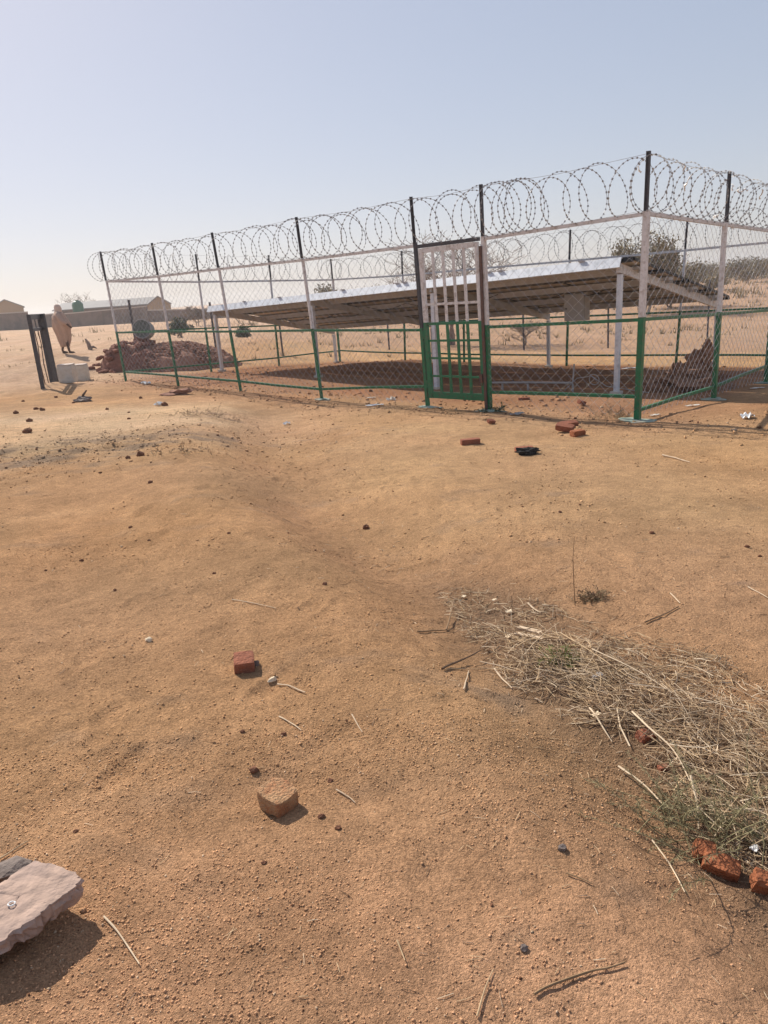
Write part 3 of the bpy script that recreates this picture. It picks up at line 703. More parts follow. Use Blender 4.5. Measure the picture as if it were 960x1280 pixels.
# ---------------------------------------------------------------- bricks, stones and clods
def rotz(a): return Matrix.Rotation(a, 3, 'Z')
def brick_mb(mb, c, size, R, seed, chip=.12, n=5):
    """a moulded brick: softened edges, uneven faces, a few chipped corners"""
    g = np.linspace(-1, 1, n + 1); idx = {}; vs = []; fs = []
    def vid(p):
        k = tuple(round(float(t), 4) for t in p)
        if k not in idx: idx[k] = len(vs); vs.append(Vector(k))
        return idx[k]
    for ax in range(3):
        for sg in (-1, 1):
            for i in range(n):
                for j in range(n):
                    q = []
                    for (a, b) in ((g[i], g[j]), (g[i + 1], g[j]), (g[i + 1], g[j + 1]), (g[i], g[j + 1])):
                        p = [0, 0, 0]; p[ax] = sg; p[(ax + 1) % 3] = a; p[(ax + 2) % 3] = b; q.append(vid(p))
                    fs.append(tuple(q) if sg > 0 else tuple(reversed(q)))
    o = Vector((seed * 5.1, seed * 2.3, seed)); out = []
    for p in vs:
        e = sorted((abs(p.x), abs(p.y), abs(p.z)), reverse=True)
        rd = 1 - .035 * max(0, e[1] - .75) / .25 - .05 * max(0, e[2] - .75) / .25
        k = mnoise.noise(p * 1.3 + o); ch = max(0, mnoise.noise(p * 1.1 + o * 2) - .18) * chip * (e[1] > .7)
        q = p * (rd - ch) + Vector((mnoise.noise(p * 3 + o), mnoise.noise(p * 3 + o + UP * 9), mnoise.noise(p * 3 - o))) * .03
        out.append(Vector(c) + R @ Vector((q.x * size[0] / 2, q.y * size[1] / 2, q.z * size[2] / 2 * (1 + .04 * k))))
    return mb.add(out, fs)
def brick(xy, size, az_, label, m='brick', tilt=(0, 0), sink=.006, name='brick', seed=1, lift=0, group=None, chip=.12):
    R = rotz(az_) @ Matrix.Rotation(tilt[0], 3, 'X') @ Matrix.Rotation(tilt[1], 3, 'Y')
    h = sum(abs(R[2][i]) * size[i] / 2 for i in range(3))
    return solo(brick_mb(MB(), (xy[0], xy[1], Z(*xy) + h - sink + lift), size, R, seed, chip), name, M[m], label, 'brick', group)
brick((-0.633, 2.792), (.085, .10, .055), .18, 'small dark red half brick casting a shadow beside a white pebble', seed=3, tilt=(.10, .05), name='half_brick')
# worn, rounded half brick
hb = (-0.389, 1.906)
b = MB(); brick_mb(b, (hb[0], hb[1] + .008, Z(*hb) + .032), (.112, .100, .060), rotz(-.72) @ Matrix.Rotation(.10, 3, 'Y'), 9, .22, 9)
b.v = [Vector((hb[0] + (x - hb[0]) * k, hb[1] + (y - hb[1]) * k, z)) for (x, y, z) in b.v for k in [1 - .21 * min(1.3, (math.hypot(x - hb[0], y - hb[1]) / .080) ** 4) + .05 * mnoise.noise(Vector((x * 30, y * 30, z * 14)))]]
solo(b, 'half_brick', M['brickdust'], 'worn dusty broken brick with rounded corner alone on the foreground soil', 'brick', smooth=False)
brick((1.036, 8.213), (.22, .10, .07), .08, 'single dark red brick lying flat in front of the gate', seed=5)
brick((2.215, 8.614), (.21, .10, .07), -.55, 'brick with dark broken side leaning at left of the three brick pile', seed=6, tilt=(.25, .15), m='brick')
brick((2.277, 8.287), (.15, .11, .07), .30, 'bright orange red brick end at right of the three brick pile', seed=7, m='brickorange')
brick((2.344, 8.923), (.22, .10, .07), .25, 'brick lying behind the other two bricks of the pile', seed=8, tilt=(.2, 0))
brick((1.513, 7.557), (.19, .09, .05), .05, 'brick blackened along one side beneath a lump of charred stub', seed=9)
ch = (1.500, 7.412)
solo(MB().lump((ch[0] + .02, ch[1] - .03, Z(*ch) + .03), (.12, .055, .04), 4, 3, .7, freq=2.2), 'charred_stub', M['charred'], 'black charred stub lying on a brick in front of the fence', 'charcoal')
brick((2.424, 12.029), (.19, .07, .05), -.1, 'dark red brick fragment lying behind the bottom rail right of the gate', seed=11)
brick((3.049, 10.882), (.12, .08, .06), .5, 'broken red brick corner lying under the fence near the corner post', seed=12, tilt=(.3, .3), name='brick_fragment')
brick((0.845, 1.633), (.095, .055, .055), -.52, 'crumbling orange brick half buried under the weeds at the gully edge', 'brickorange', (.25, .15), .020, seed=13, chip=.7)
brick((0.821, 1.680), (.055, .05, .05), -.3, 'small orange brick chip touching the crumbling brick under the weeds', 'brickorange', (.3, .2), .016, seed=14, name='brick_fragment', chip=.3)
brick((0.930, 1.556), (.07, .05, .05), -.4, 'orange brick at the far right edge below the weeds', 'brickorange', (.2, .3), .022, seed=15, chip=.7)
brick((0.868, 2.255), (.066, .045, .04), .4, 'red brick lump half hidden in dry straw', seed=16, tilt=(.2, .1), name='brick_fragment', chip=.5, sink=.02)
brick((0.862, 2.083), (.035, .022, .022), .2, 'little red brick chip in the straw beside bleached stems', sink=.01, seed=17, name='brick_fragment')
brick((1.483, 9.515), (.11, .06, .045), .5, 'small reddish lump on the ground by the right gate post', seed=18, tilt=(.4, .2), name='brick_fragment', chip=.15)

def stone(px, r, label, m, seed, flat=(1, 1, .7), cat='stone', name='stone', az_=0, group=None, sub=2, rough=.4):
    return solo(MB().lump((px[0], px[1], Z(*px) + r * flat[2] * .45), (r * flat[0], r * flat[1], r * flat[2]), seed, sub, rough, rotz(az_)), name, M[m], label, cat, group)
stone((-0.505, 2.680), .018, 'white pebble just right of the dark half brick', 'whitestone', 2, (1.2, .62, .55), 'pebble', 'pebble', .8)
stone((-1.134, 3.128), .017, 'lone pale pebble on bare soil at the left', 'whitestone', 3, (1, .8, .7), 'pebble', 'pebble', 0)
stone((-0.587, 2.804), .016, 'grey pebble touching the end of the dark half brick', 'darkstone', 4, (1, .8, .9), 'pebble', 'pebble')
stone((0.401, 1.592), .012, 'dark grey pebble on the gravel between the gully and the foreground', 'darkstone', 5, (1, .8, .8), 'pebble', 'pebble')
stone((0.242, 1.308), .009, 'dark pebble at left of long twig in front', 'darkstone', 6, (1, .9, .9), 'pebble', 'pebble')
for (q, r, s, lb) in (((-0.488, 2.077), .020, 1, 'largest brown clod, lying just above left of the worn brick'), ((-0.411, 2.270), .012, 2, 'brown clod at the end of the thin pale twig'), ((-0.563, 2.303), .012, 3, 'brown clod left of the thin pale twig above the worn brick'), ((-0.200, 1.773), .012, 5, 'brown clod to the right below the worn brick'), ((-0.234, 2.004), .012, 6, 'brown clod up and right of the worn brick'), ((-0.252, 1.834), .014, 7, 'brown clod just right of the worn brick shadow'), ((-0.399, 1.659), .01, 8, 'brown clod on the gravel straight below the worn brick'), ((-0.977, 1.830), .011, 9, 'brown clod on the soil behind the big slab')):
    stone(q, r * .8, lb, 'clod', s, (1, .8, .6), 'clod', 'soil_clod', group='small clods on the foreground gravel')
for (q, r, s, lb) in (((-6.150, 12.690), .055, 1, 'dark clod on the pale sand nearest the left edge'), ((-5.287, 11.277), .055, 2, 'dark clod just in front of the touching pair on the pale sand'), ((-6.001, 13.134), .05, 3, 'left clod of the touching dark pair on the pale sand'), ((-5.803, 12.934), .055, 4, 'right clod of the touching dark pair on the pale sand'), ((-4.709, 9.931), .07, 5, 'largest dark clod, lying where pale sand meets the ash patch'), ((-6.929, 14.690), .035, 6, 'dark clod on the sand to the left below the door frame'), ((-6.439, 15.076), .04, 7, 'dark clod on the sand just in front of the door frame foot'), ((-5.727, 14.134), .035, 8, 'small dark clod immediately left of the burnt lump'),
                  ((-4.595, 12.692), .035, 9, 'lone dark clod between the burnt lump and the white rag'), ((-3.683, 10.979), .03, 10, 'lower of two small crumbs midway between ash patch and white rag'), ((-4.034, 12.080), .025, 11, 'upper of two small crumbs midway between ash patch and white rag'), ((-4.464, 14.189), .04, 12, 'dark clod on the sand between white rubbish and white rag'), ((-2.536, 7.738), .05, 13, 'right clod of a close pair at the front edge of ash patch'), ((-2.656, 7.683), .03, 14, 'left clod of a close pair at the front edge of ash patch'), ((-2.077, 6.474), .025, 15, 'small dark crumb on open sand in front of the ash patch')):
    stone(q, r * .9, lb, 'clod', s + 20, (1, .8, .7), 'clod', 'soil_clod', group='dark clods scattered on the pale sand')
for (q, r, s, lb) in (((-1.839, 5.115), .024, 1, 'left one of two dark crumbs side by side on the left slope'), ((-1.609, 4.779), .018, 2, 'right one of two dark crumbs side by side on the left slope'), ((-1.045, 4.697), .02, 3, 'dark crumb on the slope straight above the dark half brick'), ((-1.924, 4.402), .024, 4, 'dark crumb at far left of the slope above the pale pebble'), ((-0.345, 3.673), .022, 5, 'dark crumb beside the gully, above and right of the dark half brick'), ((-1.519, 3.818), .016, 6, 'dark crumb just above the lone pale pebble on the slope'), ((-0.997, 3.969), .018, 7, 'dark crumb on the slope beside the long faint twig'), ((-0.679, 4.892), .012, 8, 'tiny dark crumb near the gully bank, left of its neighbour'), ((-0.468, 4.561), .014, 9, 'tiny dark crumb on the gully bank, right of its neighbour'), ((-2.082, 4.242), .015, 10, 'dark crumb nearest the left edge of the open slope')):
    stone(q, r * .62, lb, 'clod', s + 50, (1, .8, .65), 'clod', 'soil_clod', group='dark crumbs of earth on the open slope')
for (q, r, s, lb) in (((1.696, 4.428), .022, 1, 'dark crumb on smooth ground right of the upright stem'), ((2.150, 4.113), .022, 2, 'upper of two dark crumbs near the right edge of the picture'), ((2.142, 3.948), .016, 3, 'lower of two dark crumbs near the right edge of the picture'), ((1.275, 5.098), .018, 4, 'tiny dark crumb on smooth ground above the upright stem')):
    stone(q, r * .7, lb, 'clod', s + 70, (1, .8, .65), 'clod', 'soil_clod', group='dark crumbs of earth on the smooth ground at right')
stone((-0.145, 5.387), .028, 'dark red clod lying at the bottom of the gully', 'clod', 81, (1, .8, .8), 'clod', 'soil_clod')
stone((-3.877, 14.642), .22, 'low brown heap of earth beside the foot of the second fence post', 'gravelpink', 82, (1.2, .9, .28), 'earth heap', 'earth_heap', rough=.9, sub=3)
# dark lump with a stick beside the concrete blocks
q = (-5.606, 14.340)
t = thing('burnt_clump', 'dark grey lump with a stub sticking up in front of the concrete blocks', 'debris', (q[0], q[1], Z(*q)))
MB().lump((q[0], q[1], Z(*q) + .03), (.15, .09, .07), 6, 3, .7).build('lump', M['darkstone'], t)
MB().tube([(q[0] - .04, q[1], Z(*q) + .03), (q[0] + .0, q[1] + .03, Z(*q) + .13), (q[0] + .05, q[1] + .1, Z(*q) + .2)], [.03, .024, .014], 6).build('stub', M['twigdark'], t)

# the big slab, bottom left: a flat stone lying tilted on smaller ones
def slab():
    out = [(-1.190, 1.456), (-1.168, 1.545), (-1.042, 1.538), (-1.016, 1.580), (-0.985, 1.614), (-0.924, 1.591), (-0.852, 1.553), (-0.827, 1.524), (-0.844, 1.491), (-0.874, 1.458), (-0.895, 1.419), (-0.929, 1.386), (-0.955, 1.355), (-1.060, 1.346)]
    pts = []
    rr = random.Random(4)
    for i in range(len(out)):                              # finer, ragged outline
        p = Vector(out[i]); q = Vector(out[(i + 1) % len(out)])
        for t in (0, .2, .4, .6, .8):
            pts.append(p.lerp(q, t) + Vector((rr.uniform(-1, 1), rr.uniform(-1, 1))) * .005)
    n = len(pts); c = sum(pts, Vector((0, 0))) / n; z0 = Z(c.x, c.y)
    vs = []; fs = []
    prof = [(1.0, .001, 0), (.99, .0035, 0), (.93, .004, 0), (.8, .005, 0), (.6, .003, 0), (.35, .005, 0), (.0, .004, 0)]
    low = [(1.004, -.006, 0), (.998, -.018, 0), (.975, -.030, 0), (.95, -.042, 0), (.85, -.050, 0), (.5, -.050, 0)]
    rings = list(reversed(low)) + prof
    for (k, dz, _) in rings:
        for i, p in enumerate(pts):
            q = c + (p - c) * k
            w = mnoise.fractal(Vector((q.x * 11, q.y * 11, dz * 30)), 1, 2, 4)
            edge = .013 * mnoise.noise(Vector((p.x * 26, p.y * 26, dz * 60))) + .005 * mnoise.noise(Vector((p.x * 90, p.y * 90, dz * 150))) if dz < 0 else 0
            top = .098 + .03 * (q.x - c.x) + .012 * (q.y - c.y)
            qq = q + (p - c).normalized() * edge
            vs.append(Vector((qq.x, qq.y, z0 + top + dz * (1.0 + .5 * mnoise.noise(Vector((p.x * 9, p.y * 9, 3)))) + w * .0032)))
    R = len(rings)
    for r in range(R - 1):
        for i in range(n):
            fs.append((r * n + i, r * n + (i + 1) % n, (r + 1) * n + (i + 1) % n, (r + 1) * n + i))
    fs.append(tuple(reversed(range(n))))
    return MB().add(vs, fs), c, z0
sb, sc_, sz = slab()
sl = solo(sb, 'stone_slab', M['stone'], 'large flat pinkish grey stone slab propped above its own shadow', 'stone', smooth=False)
q = (-0.975, 1.463)
rg = MB(); ring = [Vector((q[0] + .0085 * math.cos(w), q[1] + .0068 * math.sin(w), 0)) for w in np.linspace(0, 6.283, 15)]
rt = sz + .098 + .03 * (q[0] - sc_.x) + .012 * (q[1] - sc_.y) + .0085
rg.tube([p + UP * rt for p in ring], [.0016 + .0006 * math.sin(i * 1.7) for i in range(15)], 6).build('white_ring_mark', M['white'], sl)
stone((-1.087, 1.657), .05, 'small dark grey stone tucked behind the big slab', 'darkstone', 91, (1.3, .7, .75), az_=.5)
stone((-1.099, 1.474), .045, 'stone prop under the left end of the slab', 'darkstone', 92, (1, .8, .75))
stone((-0.971, 1.619), .030, 'stone prop hidden beneath the slab tip', 'darkstone', 93, (1, .9, .9))

# ---------------------------------------------------------------- litter
def scrap(q, w, h, label, m, seed, az_=0, cat='litter', name='plastic_scrap', curl=.25):
    rr = random.Random(seed); n = 5; z0 = Z(*q); vs = []; R = rotz(az_)
    for k in (0, .003):
        for i in range(n + 1):
            for j in range(n + 1):
                x, y = i / n - .5, j / n - .5
                e = 1 + .25 * mnoise.noise(Vector((i * .7, j * .7, seed)))
                p = R @ Vector((x * w * e, y * h * e, 0)); zz = max(0, mnoise.noise(Vector((i * .8 + seed, j * .8, 1))) + .15) * curl * min(w, h) + .012 + k
                vs.append((q[0] + p.x, q[1] + p.y, max(z0, Z(q[0] + p.x, q[1] + p.y)) + zz))
    N = (n + 1) ** 2; fs = []
    for i in range(n):
        for j in range(n):
            a = i * (n + 1) + j; f = (a, a + n + 1, a + n + 2, a + 1)
            fs.append(tuple(reversed(f))); fs.append(tuple(t + N for t in f))
    ring = [i for i in range(n)] + [n + i * (n + 1) for i in range(n)] + [(n + 1) * n + n - i for i in range(n)] + [(n - i) * (n + 1) for i in range(n)]
    for i in range(len(ring)):
        a, c = ring[i], ring[(i + 1) % len(ring)]; fs.append((a, c, c + N, a + N))
    return solo(MB().add(vs, fs), name, M[m], label, cat)
scrap((-0.026, 12.097), .27, .10, 'flat white plastic sheet on the ground left of the gate', 'white', 1, .1)
scrap((-0.076, 13.359), .15, .07, 'thin white scrap lying just behind the white sheet left of gate', 'paper', 2, .1)
scrap((0.272, 12.874), .17, .12, 'crumpled whitish scrap closest to the left gate post', 'paper', 3, .2, curl=.8)
scrap((-3.774, 12.938), .16, .10, 'crumpled white rag beside a reddish clod on the pale sand', 'white', 4, curl=.9)
stone((-3.668, 12.907), .06, 'reddish clod touching the white rag on the pale sand', 'clod', 95, (1, .8, .8), 'clod', 'soil_clod')
scrap((-5.257, 17.280), .22, .14, 'white rubbish lying outside the fence between its first two posts', 'white', 5, .2, curl=.9)
scrap((4.315, 8.469), .14, .12, 'crumpled white paper on the mound right of the corner post', 'white', 6, .4, curl=.9)
scrap((4.408, 10.177), .20, .07, 'flat pale scrap lying at the edge of the shade by the right fence', 'paper', 7, .1)
scrap((3.605, 9.443), .15, .05, 'narrow pale scrap on the ground just right of the corner post', 'paper', 8, .4)
scrap((6.103, 11.740), .22, .06, 'greyish scrap lying in the shade inside the right fence', 'paper', 9, .1)
scrap((5.695, 16.461), .34, .12, 'red and white plastic strip lying by the shade inside the fence', 'white', 10, .1)
scrap((5.594, 16.640), .20, .05, 'faded red plastic strip beside white plastic inside the fence', 'redplastic', 11, .1)
scrap((1.943, 10.158), .20, .08, 'greyish foil scrap at the foot of the mesh right of the gate', 'pipe', 12, .2, curl=.6)
scrap((-1.386, 11.196), .10, .07, 'white scrap in the gully near the fence', 'white', 13, .2, curl=.9)
scrap((0.811, 2.654), .045, .03, 'shiny white plastic scrap in the middle of the straw', 'white', 14, .6, curl=.9)
scrap((0.541, 3.140), .030, .022, 'pale leaf lying at left of the split wood', 'whitestone', 15, .6, name='dry_leaf', cat='leaf')
scrap((0.593, 3.424), .030, .024, 'pale dry leaf above the split wood', 'whitestone', 16, .2, name='dry_leaf', cat='leaf')
scrap((0.408, 3.782), .026, .02, 'pale dry leaf at the upper left edge of the straw', 'whitestone', 17, .9, name='dry_leaf', cat='leaf')
scrap((0.553, 3.626), .024, .018, 'pale dry leaf between the two others above the straw', 'whitestone', 18, .5, name='dry_leaf', cat='leaf')
scrap((0.734, 2.405), .04, .02, 'yellowish scrap under bleached stems in the straw', 'whitestone', 19, .7)
scrap((0.966, 1.686), .025, .02, 'tiny white scrap under the weeds', 'white', 20, .7, curl=.9)

# ---------------------------------------------------------------- sticks one can pick out
def stick(pts, r, label, m, name='stick', cat='stick', h=None, seed=0, n=6):
    """pts on the ground; a slightly crooked stick lying over them"""
    rr = random.Random(seed + 77); P = []; h = h or [0] * len(pts)
    for i in range(len(pts) - 1):
        a, b = Vector(pts[i]), Vector(pts[i + 1])
        for t in (np.linspace(0, 1, 5)[:-1] if i < len(pts) - 2 else np.linspace(0, 1, 5)):
            q = a.lerp(b, t); L = (b - a).length
            if 0 < t < 1: q += Vector((rr.uniform(-1, 1), rr.uniform(-1, 1))) * L * .018
            P.append(Vector((q.x, q.y, Z(q.x, q.y) + r * 1.2 + h[i] + (h[i + 1] - h[i]) * t)))
    k = len(P)
    for _ in range(2):
        P = [P[0]] + [(P[i - 1] + P[i] * 2 + P[i + 1]) / 4 for i in range(1, k - 1)] + [P[-1]]
    return MB().tube([p + UP * .003 for p in P], [r * (1.08 - .5 * i / (k - 1)) * rr.uniform(.85, 1.15) for i in range(k)], n)
def sticko(pts, r, label, m, name='stick', cat='stick', h=None, seed=0, extra=None):
    r *= .82
    b = stick(pts, r, label, m, h=h, seed=seed)
    for (p2, r2, h2) in (extra or []):
        o = stick(p2, r2, '', m, h=h2, seed=seed + 5); b.add(o.v, o.f)
    return solo(b, name, M[m], label, cat)
sticko([(-0.777, 1.494), (-0.712, 1.431), (-0.645, 1.349)], .0030, 'curved bleached white stalk beside the slab shadow', 'strawpale', 'stalk', 'stalk', seed=1)
sticko([(0.240, 1.195), (0.295, 1.214), (0.377, 1.233), (0.408, 1.230), (0.447, 1.238)], .0040, 'long crooked brown twig at the bottom of the picture', 'twig', seed=2)
sticko([(0.697, 1.740), (0.707, 1.635), (0.693, 1.527), (0.693, 1.508)], .0028, 'thin pale bent stick left of the orange brick', 'strawpale', seed=3)
sticko([(-0.479, 2.649), (-0.414, 2.589), (-0.355, 2.528)], .0042, 'short pale curved twig right of the white pebble', 'splitwood', seed=4)
sticko([(-0.441, 2.384), (-0.385, 2.324), (-0.350, 2.279)], .0030, 'thin pale twig ending at a clod below the white pebble', 'strawpale', seed=5)
sticko([(-0.170, 2.329), (-0.132, 2.224)], .0030, 'short straight pale twig on bare soil left of the straw', 'splitwood', seed=6)
sticko([(0.190, 2.706), (0.263, 2.809), (0.379, 2.958)], .0060, 'dark forked branch at the left tip of the straw', 'twigdark', seed=7, h=[0, .01, .03])
sticko([(0.197, 2.711), (0.356, 2.799), (0.502, 2.852)], .0024, 'long thin straw running right from the dark forked branch', 'straw', seed=8)
sticko([(0.254, 2.506), (0.277, 2.620), (0.303, 2.747)], .0040, 'short pale twig pointing down below the forked branch', 'splitwood', seed=9)
sticko([(0.114, 3.130), (0.206, 3.226), (0.293, 3.259)], .0045, 'small forked brown twig at the left of the straw', 'twig', seed=10, extra=[([(0.257, 3.246), (0.294, 3.420), (0.335, 3.611)], .004, [0, .02, .05])])
sticko([(0.421, 2.820), (0.439, 2.708), (0.462, 2.638)], .0050, 'pale stubby twig with a dark end at left of the straw heap', 'splitwood', seed=11)
sticko([(0.706, 3.493), (0.719, 3.420), (0.739, 3.347)], .0065, 'short thick pale twig above the split wood', 'splitwood', seed=12)
sticko([(0.770, 3.447), (0.837, 3.404)], .0035, 'short straight pale stalk lying level above the split wood', 'strawpale', seed=13)
sticko([(2.706, 6.872), (2.772, 6.712), (2.821, 6.522)], .0095, 'pale crooked stick on smooth ground in front of the corner post', 'splitwood', seed=14)
sticko([(-0.822, 3.554), (-0.690, 3.452), (-0.568, 3.361)], .0030, 'long faint twig on the sandy slope left of the gully', 'splitwood', seed=15)
sticko([(1.160, 3.079), (1.249, 3.128), (1.381, 3.239)], .0045, 'long thin brown twig at the upper right of the straw', 'twig', seed=16)
sticko([(0.719, 2.103), (0.757, 2.005), (0.795, 1.876)], .0042, 'bleached stem lying along the lower left edge of the straw', 'strawpale', 'stem', 'stem', seed=17, h=[.01, .02, .01])
sticko([(0.718, 2.435), (0.727, 2.334), (0.746, 2.254)], .0042, 'bleached crooked stem at the middle of the straw edge', 'strawpale', 'stem', 'stem', seed=18, h=[.02, .02, .0])
sticko([(0.855, 2.365), (0.864, 2.243), (0.911, 2.100), (0.908, 1.982)], .0042, 'long bleached stem crossing the straw towards the weeds', 'strawpale', 'stem', 'stem', seed=19, h=[.03, .05, .04, .02])
sticko([(0.898, 1.958), (0.886, 1.877), (0.855, 1.794)], .0046, 'bleached upright stem in the middle of the weeds', 'strawpale', 'stem', 'stem', seed=20, h=[.06, .03, .0])
sticko([(0.759, 3.046), (0.830, 2.787), (0.933, 2.547)], .0034, 'long yellow stalk over the dark heart of the straw', 'straw', 'stalk', 'stalk', seed=21, h=[.03, .05, .02])
sticko([(0.838, 2.813), (0.942, 2.617), (1.049, 2.409)], .0030, 'long pale stalk running right out of the straw heap', 'strawpale', 'stalk', 'stalk', seed=22, h=[.05, .05, .02])
sticko([(1.837, 3.477), (1.870, 3.342)], .0035, 'pale stalk at the right edge above the straw', 'strawpale', 'stalk', 'stalk', seed=23)
sticko([(1.418, 3.431), (1.408, 3.287)], .0035, 'short pale stalk on open ground right of the straw top', 'strawpale', 'stalk', 'stalk', seed=24)
sticko([(-1.156, 1.738), (-1.129, 1.777), (-1.105, 1.801)], .0032, 'thin pale stalk behind the slab at the left edge', 'straw', 'stalk', 'stalk', seed=25)
sticko([(0.114, 1.167), (0.139, 1.223), (0.165, 1.267)], .0024, 'thin faint straw at the bottom left of the long twig', 'straw', 'stalk', 'stalk', seed=26)
sticko([(-0.045, 1.358), (-0.029, 1.306)], .0024, 'short pale straw alone on the gravel at the bottom middle', 'straw', 'stalk', 'stalk', seed=27)
sticko([(0.389, 1.504), (0.442, 1.466)], .0026, 'dark thin twig on the gravel above the long twig', 'twig', seed=28)
sticko([(-0.214, 1.951), (-0.173, 1.914), (-0.153, 1.885)], .0026, 'small bent pale twig right of the worn brick', 'splitwood', seed=29)
sp = (0.920, 3.380); sq = (0.923, 3.378)
zz = Z(*sp)
solo(MB().tube([(sp[0], sp[1], zz), (sp[0] - .005, sp[1] + .01, zz + .12), (sp[0] - .012, sp[1] + .0, zz + .25), (sp[0] - .0, sp[1] + .02, zz + .36)], [.0022, .002, .0016, .001], 5), 'upright_twig', M['twig'], 'single upright dry stem standing above the straw', 'stem')
# two slats split from the same piece of wood
for k, (a, c_, lb) in enumerate((((0.600, 3.209), (0.684, 3.103), 'upper pale slat of split wood lying on the straw'), ((0.573, 3.147), (0.680, 3.037), 'lower pale slat of split wood lying on the straw'))):
    p = Vector((*a, Z(*a) + .022)); q = Vector((*c_, Z(*c_) + .024))
    solo(MB().beam(p, q, .008, .026, UP), 'wood_slat', M['splitwood'], lb, 'wood')

# ---------------------------------------------------------------- straw and weeds in the gully
def in_poly(x, y, P):
    c = False; n = len(P)
    for i in range(n):
        (x1, y1), (x2, y2) = P[i], P[(i + 1) % n]
        if (y1 > y) != (y2 > y) and x < (x2 - x1) * (y - y1) / (y2 - y1) + x1: c = not c
    return c
STRAW = [(0.271, 4.019), (0.508, 3.851), (0.819, 3.444), (0.980, 3.048), (1.250, 2.818), (1.524, 2.508), (1.023, 1.524), (0.840, 1.722), (0.731, 1.934), (0.648, 2.365), (0.468, 2.668), (0.352, 3.169)]
CORE = [(0.570, 3.212), (0.826, 3.019), (0.991, 2.666), (1.140, 2.280), (1.245, 2.028), (1.032, 1.634), (0.878, 1.808), (0.785, 2.084), (0.717, 2.507), (0.520, 2.765)]
FIRST = [(0.287, 4.484), (0.592, 4.417), (0.893, 3.576), (0.623, 3.497)]
def straws():
    rr = random.Random(21); b = MB(); xs = [p[0] for p in STRAW]; ys = [p[1] for p in STRAW]; n = 0
    while n < 4600:
        x = rr.uniform(min(xs), max(xs)); y = min(ys) + (max(ys) - min(ys)) * rr.random() ** 1.3
        if not in_poly(x, y, STRAW): continue
        core = in_poly(x, y, CORE)
        cl = float(vnoise(np.array([x / .16]), np.array([y / .16]), 60)[0]) + float(vnoise(np.array([x / .5]), np.array([y / .5]), 61)[0])
        if rr.random() > (.85 if core else .36) * (.48 + 2.1 * cl): continue
        n += 1
        L = rr.uniform(.03, .17) * (1.9 if rr.random() < .14 else 1) * (1.1 if core else .65)
        a = rr.gauss(-1.05, .85) if rr.random() < .65 else rr.uniform(0, 6.28)
        z = Z(x, y) + .003 + (abs(rr.gauss(0, .021)) if core else abs(rr.gauss(0, .006)))
        tl = rr.gauss(0, .19 if core else .06); bend = rr.gauss(0, .35); pts = []
        for t in (0, .33, .66, 1):
            aa = a + bend * (t - .5); px = x + math.cos(aa) * L * (t - .5); py = y + math.sin(aa) * L * (t - .5)
            pts.append((px, py, max(z + tl * L * (t - .5) + rr.gauss(0, .002), Z(px, py) + .002) if False else z + tl * L * (t - .5) + rr.gauss(0, .0015)))
        q = rr.random(); r0 = rr.uniform(.0006, .0017) * (1.7 if rr.random() < .12 else 1)
        b.tube(pts, [r0, r0, r0 * .9, r0 * .5], 3, mi=0 if q < .38 else 1 if q < .62 else 2, cap=False)
    for k in range(60):                                       # coarser brown and bleached stalks through it
        x = rr.uniform(min(xs), max(xs)); y = min(ys) + (max(ys) - min(ys)) * rr.random() ** 1.2
        if not in_poly(x, y, STRAW): continue
        L = rr.uniform(.08, .26); a = rr.gauss(-1.0, .6) if rr.random() < .7 else rr.uniform(0, 6.28); z = Z(x, y) + rr.uniform(.005, .05); tl = rr.gauss(0, .15); r0 = rr.uniform(.0014, .0028)
        b.tube([(x + math.cos(a) * L * t + rr.gauss(0, .004), y + math.sin(a) * L * t + rr.gauss(0, .004), z + tl * L * t + rr.gauss(0, .003)) for t in (-.5, -.2, .1, .35, .5)], [r0, r0, r0 * .9, r0 * .8, r0 * .5], 4, mi=rr.choice((1, 2, 2, 2, 0)), cap=False)
    return b.build('dry_straw', [M['straw'], M['strawpale'], M['strawgrey']], None, kind='stuff', label='tangled dry straw and stalks heaped along the gully')
straws()
def chaff():
    """broken bits of straw and leaf scattered thinly round the heap and down the gully"""
    rr = random.Random(8); b = MB()
    for k in range(2300):
        t = rr.random()
        if t < .6:
            i = rr.randrange(2, len(GULLY) - 1); u = rr.random(); p = GULLY[i] * (1 - u) + GULLY[min(i + 1, len(GULLY) - 1)] * u; s = .22 + .05 * p[1]
            x, y = p[0] + rr.gauss(.10, s), p[1] + rr.gauss(.05, s)
        else:
            y = 1.0 + 4.5 * rr.random() ** 1.6; x = rr.uniform(-.62, .62) * y
            if rr.random() < .55 and x < 0: continue
        if y < .8: continue
        L = rr.uniform(.008, .045) * (.7 + .12 * y); a = rr.uniform(0, 6.28); z = Z(x, y) + .002
        r0 = rr.uniform(.0005, .0010) * (.75 + .13 * y)
        b.tube([(x, y, z), (x + math.cos(a) * L * .5, y + math.sin(a) * L * .5, Z(x + math.cos(a) * L * .5, y + math.sin(a) * L * .5) + .004), (x + math.cos(a + .06) * L, y + math.sin(a + .06) * L, Z(x + math.cos(a) * L, y + math.sin(a) * L) + .003)], r0, 3, mi=rr.choice([0, 0, 1, 2, 2]), cap=False)
    return b.build('straw_chaff', [M['straw'], M['strawpale'], M['strawgrey']], None, kind='stuff')
chaff()

